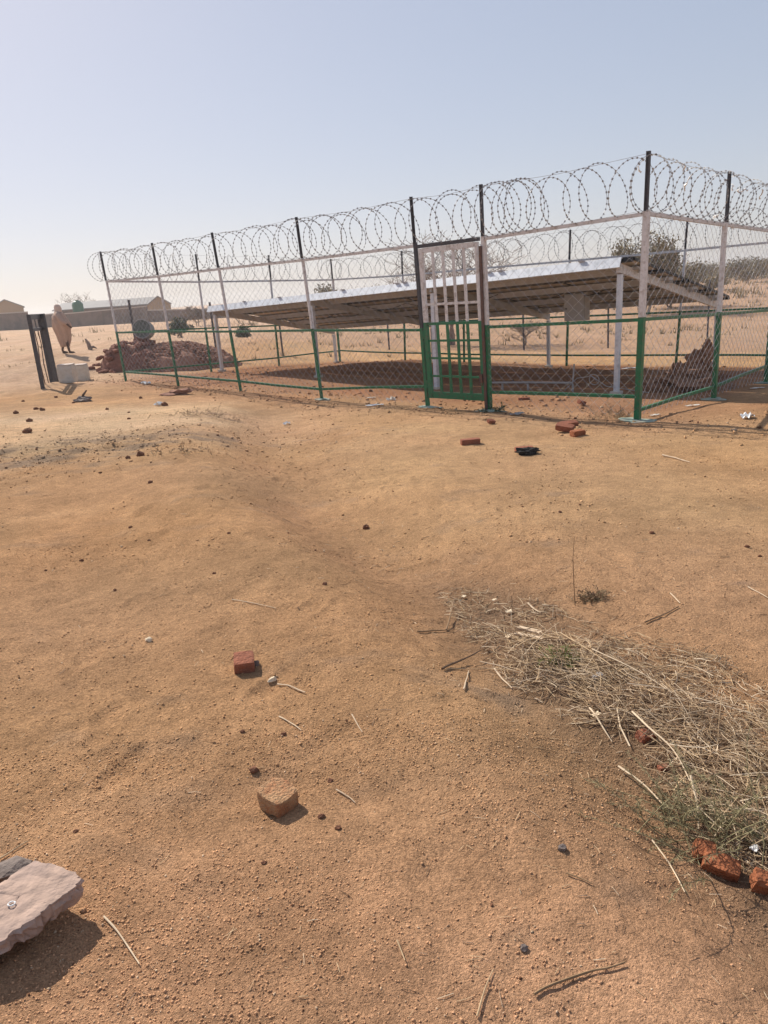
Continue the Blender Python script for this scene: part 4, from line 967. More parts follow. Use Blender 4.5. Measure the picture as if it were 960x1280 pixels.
def weed(base, label, stems, seed, leafm='leafgrey', Lr=(.16, .40), lean=(-.2, .3), leafn=70, leafL=.018, name='weed_plant', spread=.1, cat='plant', lw=.0011):
    rr = random.Random(seed); z0 = Z(*base); t = thing(name, label, cat, (base[0], base[1], z0))
    st = MB(); lf = MB()
    for k in range(stems):
        L = rr.uniform(*Lr); a = rr.uniform(0, 6.28); e = rr.uniform(.35, 1.0)
        d = Vector((math.cos(a) * e + lean[0], math.sin(a) * e + lean[1] * .4, rr.uniform(.35, .95))).normalized()
        p = Vector((base[0] + rr.gauss(0, spread), base[1] + rr.gauss(0, spread * .6), 0)); p.z = Z(p.x, p.y)
        pts = [p.copy()]
        for i in range(6):
            d = (d + Vector((rr.gauss(0, .12), rr.gauss(0, .12), -.09))).normalized(); p = p + d * L / 6
            pts.append(p.copy())
        st.tube(pts, [.0018 - .0002 * i for i in range(7)], 4, cap=False)
        for j in range(leafn):
            t_ = rr.uniform(.12, 1) * 5.99; i = int(t_); q = pts[i].lerp(pts[i + 1], t_ - i)
            dd = (pts[i + 1] - pts[i]).normalized()
            w = (dd * .7 + Vector((rr.gauss(0, 1), rr.gauss(0, 1), rr.gauss(.2, .8))).normalized()).normalized()
            s = w.cross(Vector((rr.gauss(0, 1), rr.gauss(0, 1), rr.gauss(0, 1)))).normalized()
            l_ = leafL * rr.uniform(.5, 1.4)
            lf.add([q, q + w * l_ * .5 + s * lw, q + w * l_, q + w * l_ * .5 - s * lw], [(0, 1, 2, 3)])
    st.build('stem', M['leafgrey'] if leafm != 'leafgreen' else M['leafgreen'], t, kind='stuff'); lf.build('foliage', M[leafm], t, kind='stuff')
    return t
weed((0.895, 1.717), 'sparse grey green feathery weed above the crumbling orange brick', 24, 3, lean=(-.45, .6), leafn=80)
weed((1.023, 1.745), 'grey green weed with level thin stems at the right edge', 22, 5, lean=(-.2, .4), leafn=80, spread=.13)
weed((0.858, 1.828), 'low grey green weed sprigs between bleached stems', 12, 7, Lr=(.10, .24), lean=(-.4, .4))
weed((0.721, 2.811), 'small fresh green grass tuft growing out of the straw', 16, 9, 'leafgreen', (.05, .12), (0, 0), 10, .03, 'grass_tuft', .03, 'grass', .0022)
weed((1.033, 3.436), 'flat greyish tuft of dry leaves lying on bare sand above the straw', 60, 21, 'strawgrey', (.03, .08), (0, 0), 10, .02, 'dead_weed', .035, 'plant', .002)
weed((1.746, 10.578), 'small green weed by the foot of the right gate post', 14, 11, 'leafdark', (.10, .22), (0, 0), 24, .03, 'weed_plant', .10, 'plant', .006)
weed((3.058, 9.492), 'low brown dried weed at the foot of the mesh near the corner post', 40, 13, 'strawgrey', (.10, .28), (0, 0), 14, .04, 'dead_weed', .16, 'plant', .003)
weed((-2.547, 10.901), 'flat greyish tuft of dry weed on the pale sand by the fence', 40, 15, 'strawgrey', (.10, .22), (0, 0), 12, .03, 'dead_weed', .25, 'plant', .003)
weed((-2.067, 7.776), 'thin dry tuft on the ash grey patch of ground', 24, 17, 'strawgrey', (.08, .16), (0, 0), 10, .03, 'dead_weed', .25, 'plant', .003)

# ---------------------------------------------------------------- heaps and things at the left
q = (-6.823, 20.938)
def heap(name, label, c, rad, h, m, seed, cat='heap', sub=4, rough=.35):
    t = thing(name, label, cat, (c[0], c[1], Z(*c)))
    vs, fs = ICO[sub]; out = []
    for p in vs:
        r = math.hypot(p.x, p.y); a = math.atan2(p.y, p.x)
        k = 1 + .18 * mnoise.noise(Vector((math.cos(a) * 1.4 + seed, math.sin(a) * 1.4, 0)))
        x = c[0] + p.x * rad[0] * k; y = c[1] + p.y * rad[1] * k
        z = Z(x, y) - .08 + max(0, p.z) ** 1.3 * h * (1 + rough * mnoise.fractal(Vector((x * 1.8, y * 1.8, seed)), 1, 2, 4)) + .05 * mnoise.fractal(Vector((x * 6, y * 6, seed)), 1, 2, 3) * (p.z > 0)
        out.append((x, y, z))
    MB().add(out, fs).build('mound', m, t)
    def top(x, y):
        dx, dy = (x - c[0]) / rad[0], (y - c[1]) / rad[1]; rr_ = min(.999, math.hypot(dx, dy))
        return Z(x, y) - .04 + math.sqrt(1 - rr_ * rr_) ** 1.3 * h
    return t, top
ha = (-6.909, 21.214)
rh, rtop_ = heap('rubble_heap', 'heap of dark red broken bricks and clods outside the left end of the fence', (ha[0], ha[1] + .9), (1.15, .85), .80, M['rubble'], 3)
rr = random.Random(6)
for k in range(70):
    a = rr.uniform(0, 6.28); e = math.sqrt(rr.random()) * 1.1
    x, y = ha[0] - .15 + math.cos(a) * e * 1.15, ha[1] + .8 + math.sin(a) * e * .9
    s = rr.uniform(.05, .12); z = max(Z(x, y), rtop_(x, y) if math.hypot((x - ha[0]) / 1.05, (y - ha[1] - .9) / .8) < 1 else -9)
    MB().lump((x, y, z + s * .3), (s * 1.4, s * .9, s * .7), k + 3, 1, .5, Matrix.Rotation(rr.uniform(0, 3), 3, 'Z') @ Matrix.Rotation(rr.uniform(-.5, .5), 3, 'X')).build('clod', M['rubble'], rh)
hg = (-5.745, 21.308)
gh, gtop_ = heap('gravel_heap', 'broad heap of pinkish gravel behind the left end of the fence', (hg[0], hg[1] + 1.1), (1.75, 1.3), .74, M['gravelpink'], 8, rough=.25)
bb = MB()
for k in range(1500):
    a = rr.uniform(0, 6.28); e = math.sqrt(rr.random()) * 1.02
    x, y = hg[0] + math.cos(a) * e * 1.8, hg[1] + 1.1 + math.sin(a) * e * 1.35; s = rr.uniform(.025, .075)
    bb.lump((x, y, max(Z(x, y), gtop_(x, y)) + s * .2), (s, s * .8, s * .7), k, 1, .5)
bb.build('gravel_stone', M['gravelpink'], gh, kind='stuff')
dp = (-6.746, 22.600, 0.874)
drum = thing('steel_drum', 'old grey green drum lying on the rubble with its round end towards the camera', 'drum', (dp[0], dp[1] + .3, dp[2] - .28))
ax = Vector((.1, -1, .12)).normalized(); c = Vector(dp)
MB().lathe(c - ax * .60, [(.265, 0), (.272, .02), (.262, .04), (.262, .2), (.275, .215), (.262, .23), (.262, .40), (.275, .415), (.262, .43), (.262, .57)], 24, ax).build('body', M['drum'], drum, smooth=False)
r1 = MB(); r1.tube([c - ax * .015 + (ax.orthogonal().normalized() * math.cos(w) + ax.cross(ax.orthogonal().normalized()) * math.sin(w)) * .268 for w in np.linspace(0, 6.283, 25)], .016, 6); r1.build('rim', M['pipe'], drum)
MB().lathe(c - ax * .035, [(.25, 0), (.25, .02)], 24, ax).build('end_plate', M['drumdark'], drum)
for k in range(6):                                          # rubble that carries the drum
    s = .16; MB().lump((dp[0] + rr.uniform(-.3, .3), dp[1] + .35 + rr.uniform(-.1, .25), dp[2] - .38 - k * .09), (s * 1.5, s, s), k + 60, 2, .5).build('clod', M['rubble'], rh)

# concrete blocks
ba, bc = (-7.322, 17.830), (-7.623, 19.431)
for (c_, w_, lb, sd) in ((ba, .355, 'off white concrete block at left, next to the dark door frame', 1), (bc, .355, 'off white concrete block at right, next to the rubble', 2)):
    t = thing('concrete_block', lb, 'concrete block', (c_[0], c_[1] + .2, Z(*c_)), 'concrete blocks beside the door frame')
    m_ = MB(); brick_mb(m_, (c_[0], c_[1] + .2, Z(*c_) + .20), (w_, .38, .42), rotz(.08), sd, .10, 7); m_.build('body', M['concrete'], t)
    l_ = MB(); brick_mb(l_, (c_[0], c_[1] + .2, Z(*c_) + .415), (w_ * .97, .36, .03), rotz(.08), sd + 7, .5, 5); l_.build('mortar_cap', M['coping'], t)

# dark steel door frame standing in the sand
fa, fb = Vector((-7.601, 17.200, -0.171)), Vector((-7.972, 18.600, -0.163))
ta, tb = Vector((-7.588, 17.200, 1.503)), Vector((-7.965, 18.600, 1.500))
fa.z = Z(fa.x, fa.y) - .05; fb.z = Z(fb.x, fb.y) - .05
df = thing('door_frame', 'dark steel door frame standing alone in the sand beside two concrete blocks', 'door frame', (fa + fb) / 2)
dx_ = (fb - fa).normalized(); nx = Vector((dx_.y, -dx_.x, 0)).normalized()
def dfp(t, h): 
    a_ = fa.lerp(ta, h); b_ = fb.lerp(tb, h); return a_.lerp(b_, t)
MB().beam(dfp(0, 0), dfp(0, 1), .085, .06, nx).build('stile', M['dark'], df)
MB().beam(dfp(1, 0), dfp(1, 1), .085, .06, nx).build('stile', M['dark'], df)
for h_, w_, nm in ((.965, .12, 'top_bar'), (.80, .07, 'transom'), (.03, .06, 'sill')):
    MB().beam(dfp(.04, h_), dfp(.96, h_), w_, .07, UP).build(nm, M['dark'] if nm != 'sill' else M['purlin'], df)
MB().beam(dfp(.5, .81), dfp(.5, .955), .012, .02, dx_).build('mullion', M['dark'], df)
lw_ = MB(); e1 = Vector((.12, -.05, 0)) / 1.0
for k in range(1):
    p0, p1 = dfp(1, .02) + e1 * .5, dfp(1, 1.0) + e1 * .5
    lw_.beam(p0 + e1 * .6, p1 + e1 * .35, .13, .05, e1)
lw_.build('leaf', M['dark'], df)
for t_ in (.25, .6):
    MB().tube([dfp(t_, .80), dfp(t_ + .08, .6), dfp(t_ - .05, .35), dfp(t_ + .05, .05)], .012, 5).build('bent_rod', M['rust'], df)

# ---------------------------------------------------------------- the person walking beyond the door frame
def person():
    y0 = 27.0; f = Vector((-10.872, 27.000, 0.025)); f.z = Z(f.x, f.y); s = 1.0
    t = thing('person', 'person wrapped in a long beige cloth over the head walking away across the sand', 'person', f)
    R = Matrix.Rotation(math.radians(-8), 3, 'Z')                   # walking towards the right of the picture
    def P(x, y, z): return f + R @ Vector((x, y, z))
    J = {'pelvis': (0, 0, .88, .13), 'belly': (.01, 0, 1.05, .125), 'chest': (.02, 0, 1.24, .14), 'neck': (.03, 0, 1.42, .055), 'jaw': (.05, 0, 1.50, .075), 'skull': (.035, 0, 1.585, .092), 'crown': (.025, 0, 1.64, .06)}
    for sg, nm in ((-1, 'r'), (1, 'l')):
        st = .20 if sg < 0 else -.16
        J['hip' + nm] = (.0, sg * .09, .82, .10); J['knee' + nm] = (st * .55 + .05, sg * .09, .48, .062); J['ank' + nm] = (st, sg * .09, .09 if sg < 0 else .11, .042)
        J['heel' + nm] = (st + .02, sg * .09, .05 if sg < 0 else .07, .04); J['toe' + nm] = (st + .19, sg * .10, .03 if sg < 0 else .035, .03)
        J['sh' + nm] = (.02, sg * .17, 1.37, .062)
        if sg < 0: J['el' + nm] = (.20, sg * .24, 1.12, .046); J['wr' + nm] = (.40, sg * .24, .98, .03); J['pl' + nm] = (.47, sg * .24, .92, .030)
        else: J['el' + nm] = (.0, sg * .19, 1.12, .046); J['wr' + nm] = (.10, sg * .14, .98, .03); J['pl' + nm] = (.15, sg * .10, .95, .030)
    E = [('pelvis', 'belly'), ('belly', 'chest'), ('chest', 'neck'), ('neck', 'jaw'), ('jaw', 'skull'), ('skull', 'crown')]
    for nm in 'rl': E += [('pelvis', 'hip' + nm), ('hip' + nm, 'knee' + nm), ('knee' + nm, 'ank' + nm), ('ank' + nm, 'heel' + nm), ('heel' + nm, 'toe' + nm), ('chest', 'sh' + nm), ('sh' + nm, 'el' + nm), ('el' + nm, 'wr' + nm), ('wr' + nm, 'pl' + nm)]
    for nm in 'rl':
        p = Vector(J['pl' + nm][:3]); w = Vector(J['wr' + nm][:3]); d = (p - w).normalized(); sd_ = Vector((0, 1, 0)).cross(d).normalized(); up_ = Vector((0, 1, 0))
        for k, (o, L) in enumerate(((-.024, .060), (-.008, .072), (.008, .068), (.022, .052))):
            b0 = p + sd_ * o + d * .02; b1 = b0 + d * L * .55 + up_ * .004; b2 = b1 + d * L * .4 + up_ * (.014 if nm == 'r' else -.014)
            J[f'f{k}a{nm}'] = (*b0, .010); J[f'f{k}b{nm}'] = (*b1, .009); J[f'f{k}c{nm}'] = (*b2, .007)
            E += [('pl' + nm, f'f{k}a{nm}'), (f'f{k}a{nm}', f'f{k}b{nm}'), (f'f{k}b{nm}', f'f{k}c{nm}')]
        b0 = w + d * .03 - sd_ * .032; b1 = b0 + d * .03 - sd_ * .022
        J['ta' + nm] = (*b0, .012); J['tb' + nm] = (*b1, .010); E += [('wr' + nm, 'ta' + nm), ('ta' + nm, 'tb' + nm)]
    ks = list(J); me = bpy.data.meshes.new('body')
    me.from_pydata([tuple(R @ Vector(J[k][:3])) for k in ks], [(ks.index(a), ks.index(b)) for a, b in E], [])
    ob = bpy.data.objects.new('body', me); COL.objects.link(ob); ob.parent = t
    sk = ob.modifiers.new('skin', 'SKIN'); sk.use_smooth_shade = True
    for i, k in enumerate(ks): me.skin_vertices[0].data[i].radius = (J[k][3], J[k][3]); me.skin_vertices[0].data[i].use_root = (k == 'pelvis')
    sb_ = ob.modifiers.new('subsurf', 'SUBSURF'); sb_.levels = 1; sb_.render_levels = 2
    me.materials.append(M['skin'])
    # face: nose, eyes
    fc = MB(); fc.lump(P(.135, 0, 1.535), (.018, .014, .024), 1, 1, .1)
    for sg in (-1, 1): fc.lump(P(.118, sg * .032, 1.565), (.010, .013, .008), 2, 1, .05)
    fc.build('face_features', M['skin'], t)
    # the wrap: rings of cloth from the shins to the shoulders, folds running down
    def cloth(nm, rings, m, folds, amp, seed, n=64):
        vs = []; fs = []
        for (z, cx, cy, rx, ry) in rings:
            for j in range(n):
                a = 2 * math.pi * j / n
                k = 1 + amp * math.sin(folds * a + z * 2.2 + seed) * (1.25 - z / 1.7) + .05 * mnoise.noise(Vector((math.cos(a) * 1.5, math.sin(a) * 1.5, z * 2 + seed)))
                vs.append(P(cx + math.cos(a) * rx * k, cy + math.sin(a) * ry * k, z))
        for i in range(len(rings) - 1):
            for j in range(n): fs.append((i * n + j, i * n + (j + 1) % n, (i + 1) * n + (j + 1) % n, (i + 1) * n + j))
        ob_ = MB().add(vs, fs).build(nm, m, t, smooth=True)
        so = ob_.modifiers.new('thickness', 'SOLIDIFY'); so.thickness = .008; return ob_
    cloth('wrap', [(.24, .03, 0, .15, .13), (.30, .03, 0, .16, .14), (.45, .05, 0, .21, .175), (.65, .06, -.01, .24, .20), (.80, .05, -.02, .27, .215), (.92, .065, -.03, .305, .25), (1.02, .06, -.03, .30, .27), (1.14, .03, -.02, .255, .27), (1.26, .01, 0, .21, .255), (1.36, .01, 0, .165, .215), (1.43, .02, 0, .11, .13)], M['cloth'], 8, .15, 1)
    cloth('head_scarf', [(1.18, -.05, 0, .20, .22), (1.30, -.04, 0, .19, .21), (1.40, -.005, 0, .13, .15), (1.48, .015, 0, .118, .112), (1.56, .02, 0, .125, .112), (1.63, .012, 0, .108, .098), (1.68, .008, 0, .07, .065), (1.70, .006, 0, .02, .02)], M['clothpale'], 5, .05, 4)
    cloth('trailing_end', [(.55, -.20, .10, .05, .10), (.75, -.215, .10, .07, .13), (1.0, -.20, .10, .08, .15), (1.2, -.15, .08, .07, .14), (1.34, -.09, .05, .05, .10)], M['clothpale'], 4, .08, 7, 24)
    slv = [Vector(J[k][:3]) for k in ('shr', 'elr', 'wrr')]
    MB().tube([P(*(slv[0] + Vector((0, .03, .02)))), P(*slv[0].lerp(slv[1], .5)), P(*slv[1]), P(*slv[1].lerp(slv[2], .5)), P(*slv[1].lerp(slv[2], .88))], [.10, .10, .095, .085, .075], 12).build('sleeve', M['cloth'], t, smooth=True)
    for nm, st, z_ in (('r', .20, 0), ('l', -.16, .01)):
        MB().lump(P(st + .09, -.095 if nm == 'r' else .095, .022 + z_), (.135, .048, .022), 3, 2, .08, R).build('sandal', M['shoe'], t)
person()
# a small dark shrub stump on the sand right of the person
q = (-10.911, 29.506)
t = thing('dead_stump', 'small dark dead stump on the sand right of the walking person', 'stump', (q[0], q[1], Z(*q)))
MB().tube([(q[0], q[1], Z(*q) - .05), (q[0] - .03, q[1], Z(*q) + .22), (q[0] - .12, q[1], Z(*q) + .42)], [.09, .08, .03], 6).build('stem', M['barkred'], t)
MB().tube([(q[0], q[1], Z(*q) + .05), (q[0] + .14, q[1], Z(*q) + .10), (q[0] + .26, q[1], Z(*q) + .03)], [.06, .05, .02], 6).build('root', M['barkred'], t)

# ---------------------------------------------------------------- the older fence line beyond: bare dark angle-iron posts
IRON = [((-7.173, 23.200, -0.326), 2.05, 'bare dark iron post standing in front of the drum and rubble'), ((-5.052, 24.600, -0.467), 1.95, 'bare dark iron post by the left end of the solar array'),
        ((-3.096, 26.200, -0.541), 1.25, 'bare dark iron post seen under the lower left end of the array'), ((0.620, 26.500, -0.676), 1.25, 'bare dark iron post seen under the array left of the gate'),
        ((4.761, 23.500, -0.773), 1.3, 'bare dark iron post seen under the array right of the gate'), ((7.377, 23.400, -0.860), 1.35, 'bare dark iron post seen under the array beside the near silver leg'),
        ((10.757, 24.000, -0.828), 1.85, 'bare dark iron post rising past the right end of the array')]
for p, h, lb in IRON:
    z = Z(p[0], p[1]); h2 = p[2] + h - z
    t = thing('iron_post', lb, 'post', (p[0], p[1], z), 'bare dark iron posts beyond the fence')
    MB().beam((p[0], p[1], z - .2), (p[0] - .01, p[1], z + h2), .055, .012, (1, 0, 0)).build('flange', M['dark'], t)
    MB().beam((p[0] + .024, p[1] + .032, z - .2), (p[0] + .014, p[1] + .032, z + h2), .05, .012, (0, 1, 0)).build('flange', M['dark'], t)

# crumbled pillar of dark earth inside the right-hand fence
hp = (5.064, 11.654)
eh = thing('earth_pile', 'crumbling dark brown pile of earth clods rising to a point behind the right fence', 'earth pile', (hp[0], hp[1] + .5, Z(*hp)))
q = Vector((hp[0] + .12, hp[1] + .55, Z(*hp)))
for (dx, dz, rx, rz, sd) in ((.0, .05, .62, .30, 1), (.10, .30, .36, .28, 2), (.22, .55, .20, .26, 3), (.27, .80, .12, .22, 4), (-.16, .42, .11, .20, 5), (-.10, .25, .16, .2, 6), (-.45, .06, .3, .16, 7), (.30, .98, .07, .15, 8)):
    MB().lump((q.x + dx, q.y + .05 * sd % .2, q.z + dz * .68), (rx, rx * .8, rz * .72), sd + 30, 3, .6, freq=2.8).build('clod', M['darkearth'], eh)

# ---------------------------------------------------------------- compound wall, buildings and tank at the far left
def wallrun(name, label, p, q, h, th=.3, m='mudwall'):
    p, q = Vector(p), Vector(q); c = (p + q) / 2
    t = thing(name, label, 'wall', (c.x, c.y, Z(c.x, c.y)))
    zb = min(Z(p.x, p.y), Z(q.x, q.y)) - .8; b = MB(); d = (q - p); d.z = 0; n = Vector((-d.y, d.x, 0)).normalized() * th / 2
    tp, tq = p.z, q.z
    vs = [p.xy.to_3d() + n + UP * zb, q.xy.to_3d() + n + UP * zb, q.xy.to_3d() - n + UP * zb, p.xy.to_3d() - n + UP * zb]
    vs += [v.xy.to_3d() + UP * (tp if i in (0, 3) else tq) for i, v in enumerate(vs[:4])]
    b.add(vs, [(3, 2, 1, 0), (4, 5, 6, 7), (0, 1, 5, 4), (1, 2, 6, 5), (2, 3, 7, 6), (3, 0, 4, 7)]); b.build('masonry', M[m], t)
    MB().beam(p + UP * .06, q + UP * .06, .45, .12, n).build('coping', M['coping'], t)
    L = d.length; d.normalize(); k = int(L / 4)
    for i in range(1, k):                                   # buttress piers along the wall
        s = p.lerp(q, i / k); MB().beam(Vector((s.x, s.y, zb)) - n * 1.5, Vector((s.x, s.y, s.z - .02)) - n * 1.5, .4, .2, d).build('pier', M[m], t)
    return t
wallrun('compound_wall', 'brown compound wall with pale coping at the far left edge', (-49.647, 92.000, 2.150), (-40.679, 92.000, 2.004), 2)
wallrun('compound_wall', 'low dark stretch of compound wall behind the person and door frame', (-43.002, 97.000, 1.506), (-39.345, 97.000, 1.581), 2)
wallrun('compound_wall', 'long brown compound wall with pale coping in front of the grey roofed building', (-36.625, 90.000, 1.443), (-25.896, 90.000, 1.611), 2)
wallrun('compound_wall', 'dark wall running right from the tan gable behind the fence', (-26.259, 91.000, 1.161), (-15.218, 91.000, 0.585), 2)
def house(name, label, a, bq, depth, wallh, rise, wm, rm, over=.4, gable_tan=False):
    """long house: a and bq are the eaves ends of the front wall"""
    a, bq = Vector(a), Vector(bq); d = (bq - a); L = d.length; dh = Vector((d.x, d.y, 0)).normalized(); n = Vector((-dh.y, dh.x, 0))
    if n.y < 0: n = -n
    zb = min(Z(a.x, a.y), Z(bq.x, bq.y)) - 1
    t = thing(name, label, 'building', ((a + bq) / 2).xy.to_3d() + UP * Z(((a + bq) / 2).x, ((a + bq) / 2).y))
    A0, B0, A1, B1 = a, bq, a + n * depth, bq + n * depth; RA, RB = a + n * depth / 2 + UP * rise, bq + n * depth / 2 + UP * rise
    fl = lambda v: Vector((v.x, v.y, zb))
    b = MB(); b.add([fl(A0), fl(B0), B0, A0], [(0, 1, 2, 3)]).add([fl(A1), fl(B1), B1, A1], [(3, 2, 1, 0)])
    b.add([fl(A0), fl(A1), A1, RA, A0], [(4, 3, 2, 1, 0)]).add([fl(B0), fl(B1), B1, RB, B0], [(0, 1, 2, 3, 4)])
    b.build('wall', M[wm], t)
    for s, (e0, e1) in enumerate(((A0, B0), (A1, B1))):
        r = MB(); e = -n * over if s == 0 else n * over; dz = -UP * (over * rise / (depth / 2))
        p0, p1 = e0 + e + dz - dh * over, e1 + e + dz + dh * over; q0, q1 = RA - dh * over, RB + dh * over; th_ = UP * .12
        r.add([p0, p1, q1, q0, p0 + th_, p1 + th_, q1 + th_, q0 + th_], [(3, 2, 1, 0), (4, 5, 6, 7), (0, 1, 5, 4), (1, 2, 6, 5), (2, 3, 7, 6), (3, 0, 4, 7)]); r.build('roof', M[rm], t)
    return t, A0, B0, dh, n
hb_, A0, B0, dh, nn_ = house('long_building', 'long low building with grey sheet roof behind the compound wall', (-42.091, 104.000, 2.054), (-29.544, 104.000, 1.975), 7, 2.6, .8, 'mudwall', 'greyroof')
for k in range(7):
    c = A0.lerp(B0, (k + .6) / 7.3) - UP * .95; w = MB().beam(c - UP * .45 - nn_ * .03, c + UP * .45 - nn_ * .03, 1.1, .08, dh).build('window', M['drumdark'], hb_)
    MB().beam(c - UP * .52 - dh * .7 - nn_ * .06, c - UP * .52 + dh * .7 - nn_ * .06, .1, .16, UP).build('sill', M['coping'], w)
def gable_house(name, label, a, bq, rise, depth):
    a, bq = Vector(a), Vector(bq); d = (bq - a); dh = Vector((d.x, d.y, 0)).normalized(); n = ((a + bq) / 2).xy.to_3d().normalized()
    zb = Z(a.x, a.y) - 1; t = thing(name, label, 'building', ((a + bq) / 2).xy.to_3d() + UP * Z(a.x, a.y)); mid = (a + bq) / 2 + UP * rise
    fl = lambda v: Vector((v.x, v.y, zb)); b = MB()
    b.add([fl(a), fl(bq), bq, mid, a], [(0, 1, 2, 3, 4)]); b.add([fl(bq), fl(bq + n * depth), bq + n * depth, bq], [(0, 1, 2, 3)]); b.add([fl(a), fl(a + n * depth), a + n * depth, a], [(3, 2, 1, 0)])
    b.add([fl(a) + n * depth, fl(bq) + n * depth, bq + n * depth, mid + n * depth, a + n * depth], [(4, 3, 2, 1, 0)])
    b.build('wall', M['tanwall'], t)
    for e in (a, bq):
        o = (e - mid); o = o * 1.08; r = MB(); th_ = UP * .14
        p0, p1, q0, q1 = mid + o - n * .3, mid + o + n * (depth + .3), mid - n * .3, mid + n * (depth + .3)
        f = [p0, p1, q1, q0]; r.add(f + [v + th_ for v in f], [(3, 2, 1, 0), (4, 5, 6, 7), (0, 1, 5, 4), (1, 2, 6, 5), (2, 3, 7, 6), (3, 0, 4, 7)]); r.build('roof', M['greyroof'], t)
    return t
gable_house('gable_house', 'tan house gable with pale roof edge above the wall at the far left edge', (-53.959, 110.000, 2.888), (-49.039, 110.000, 2.915), 1.1, 9)
gable_house('gable_house', 'tan gable end at the right of the grey roofed building, seen through the fence', (-28.933, 101.000, 1.775), (-25.876, 101.000, 1.805), 1.0, 6)
tp = Vector((-37.208, 99.000, 1.617))
tk = thing('water_tank', 'round green plastic water tank standing above the grey roof', 'water tank', (tp.x, tp.y, Z(tp.x, tp.y)))
zt_ = tp.z
MB().lathe((tp.x, tp.y, zt_), [(.66, 0), (.69, .08), (.66, .16), (.69, .3), (.66, .42), (.69, .56), (.66, .68), (.69, .85), (.64, 1.05), (.45, 1.28), (.22, 1.40)], 24).build('vessel', M['tank'], tk, smooth=True)
MB().lathe((tp.x, tp.y, zt_ + 1.395), [(.24, 0), (.24, .08)], 16).build('lid', M['tank'], tk)
MB().box((tp.x, tp.y, (zt_ + Z(tp.x, tp.y)) / 2 - .3), (1.5, 1.5, zt_ - Z(tp.x, tp.y) + .59)).build('stand', M['mudwall'], tk)

# ---------------------------------------------------------------- trees and bushes
def tree(name, label, base, h, crown, seed, leafm=None, leaves=900, bark='bark', trunks=1, cat='tree', group=None, leafs=(.06, .13), depth=4, up=.45, crown_lo=.25, spread=.8, twig=.006, thick=.02):
    rr = random.Random(seed); z0 = Z(base[0], base[1]); t = thing(name, label, cat, (base[0], base[1], z0), group)
    tr = MB(); br = MB(); tips = []
    def grow(p, d, L, r, lev):
        pts = [p.copy()]; q = p.copy(); n = 4
        for i in range(n):
            d = (d + Vector((rr.gauss(0, .16), rr.gauss(0, .16), rr.gauss(.03, .08)))).normalized(); q = q + d * L / n; pts.append(q.copy())
        (tr if lev == 0 else br).tube(pts, [max(twig, r * (1 - .45 * i / n)) for i in range(n + 1)], 6 if lev == 0 else (4 if lev < 2 else 3), cap=False)
        if lev >= 2: tips.extend(pts[1:])
        if lev < depth:
            for k in range(rr.choice((3, 3, 4)) if lev else rr.choice((4, 5))):
                a = rr.uniform(0, 6.28); s = Vector((math.cos(a), math.sin(a), 0)) * spread
                grow(pts[rr.choice((2, 3, 4, 4)) if lev else rr.choice((2, 3, 4))], (d * up + s + UP * rr.uniform(-.1, .5)).normalized(), L * rr.uniform(.6, .85), r * .5, lev + 1)
    for k in range(trunks):
        o = Vector((rr.gauss(0, .12), rr.gauss(0, .12), 0)) * (trunks > 1) * h * .3
        lean = Vector((rr.gauss(0, .25), rr.gauss(0, .25), 1)).normalized()
        grow(Vector((base[0], base[1], z0 - .1)) + o, lean, h * .36, h * thick, 0)
    # keep the crown inside its own size
    for mb in (tr, br):
        mb.v = [fit(v, base, z0, h, crown) for v in mb.v]
    tips = [Vector(fit(v, base, z0, h, crown)) for v in tips]
    tr.build('trunk', M[bark], t); br.build('branch', M[bark], t, kind='stuff')
    if leafm and tips:
        lf = MB()
        for k in range(leaves):
            c = rr.choice(tips) + Vector((rr.gauss(0, 1), rr.gauss(0, 1), rr.gauss(0, .8))) * crown * .07
            if c.z < z0 + h * crown_lo * rr.random(): continue
            s = rr.uniform(*leafs); a = Vector((rr.gauss(0, 1), rr.gauss(0, 1), rr.gauss(0, 1))).normalized(); b_ = a.orthogonal().normalized(); b_ = Matrix.Rotation(rr.uniform(0, 6), 3, a) @ b_
            w = a.cross(b_)
            lf.add([c - b_ * s, c + w * s * .45, c + b_ * s, c - w * s * .45], [(0, 1, 2, 3)])
        lf.build('crown', M[leafm], t, kind='stuff')
    return t
def fit(v, base, z0, h, crown):
    x, y, z = v; dx, dy, dz = x - base[0], y - base[1], z - z0; r = math.hypot(dx, dy)
    rm = crown / 2; k = 1 if r < rm * .6 else (rm * .6 + rm * .4 * math.tanh((r - rm * .6) / (rm * .4))) / r
    if dz > h * .7: dz = h * .7 + h * .3 * math.tanh((dz - h * .7) / (h * .3))
    return (base[0] + dx * k, base[1] + dy * k, z0 + max(-.1, dz))
p = (2.987, 27.500, -0.901)
tree('thorn_tree', 'wide leafless thorn tree behind the gate and solar array', p, 4.8, 6.8, 4, None, bark='barkred', depth=5, spread=1.1, up=.75, twig=.0065, thick=.017, trunks=2)
p = (5.371, 26.500, -0.889)
tree('thorn_bush', 'low leafless thorn bush seen under the array right of the gate', p, 1.2, 2.2, 6, None, bark='bark', depth=4, spread=1.0, twig=.0045, trunks=3, cat='bush')
p = (15.271, 42.000, -1.180)
tree('bushy_tree', 'dense olive brown tree rising behind the near end of the array', p, 5.2, 2.9, 8, 'leafolive', 8500, depth=4, leafs=(.05, .12), trunks=3, crown_lo=.2)
p = (18.294, 46.000, -1.545)
tree('bushy_tree', 'low bush right of the dense olive tree behind the corner post', p, 3.0, 4.0, 9, 'leafolive', 4500, depth=4, leafs=(.05, .12), trunks=3, crown_lo=.1, cat='bush')
p = (-8.850, 36.000, 0.065)
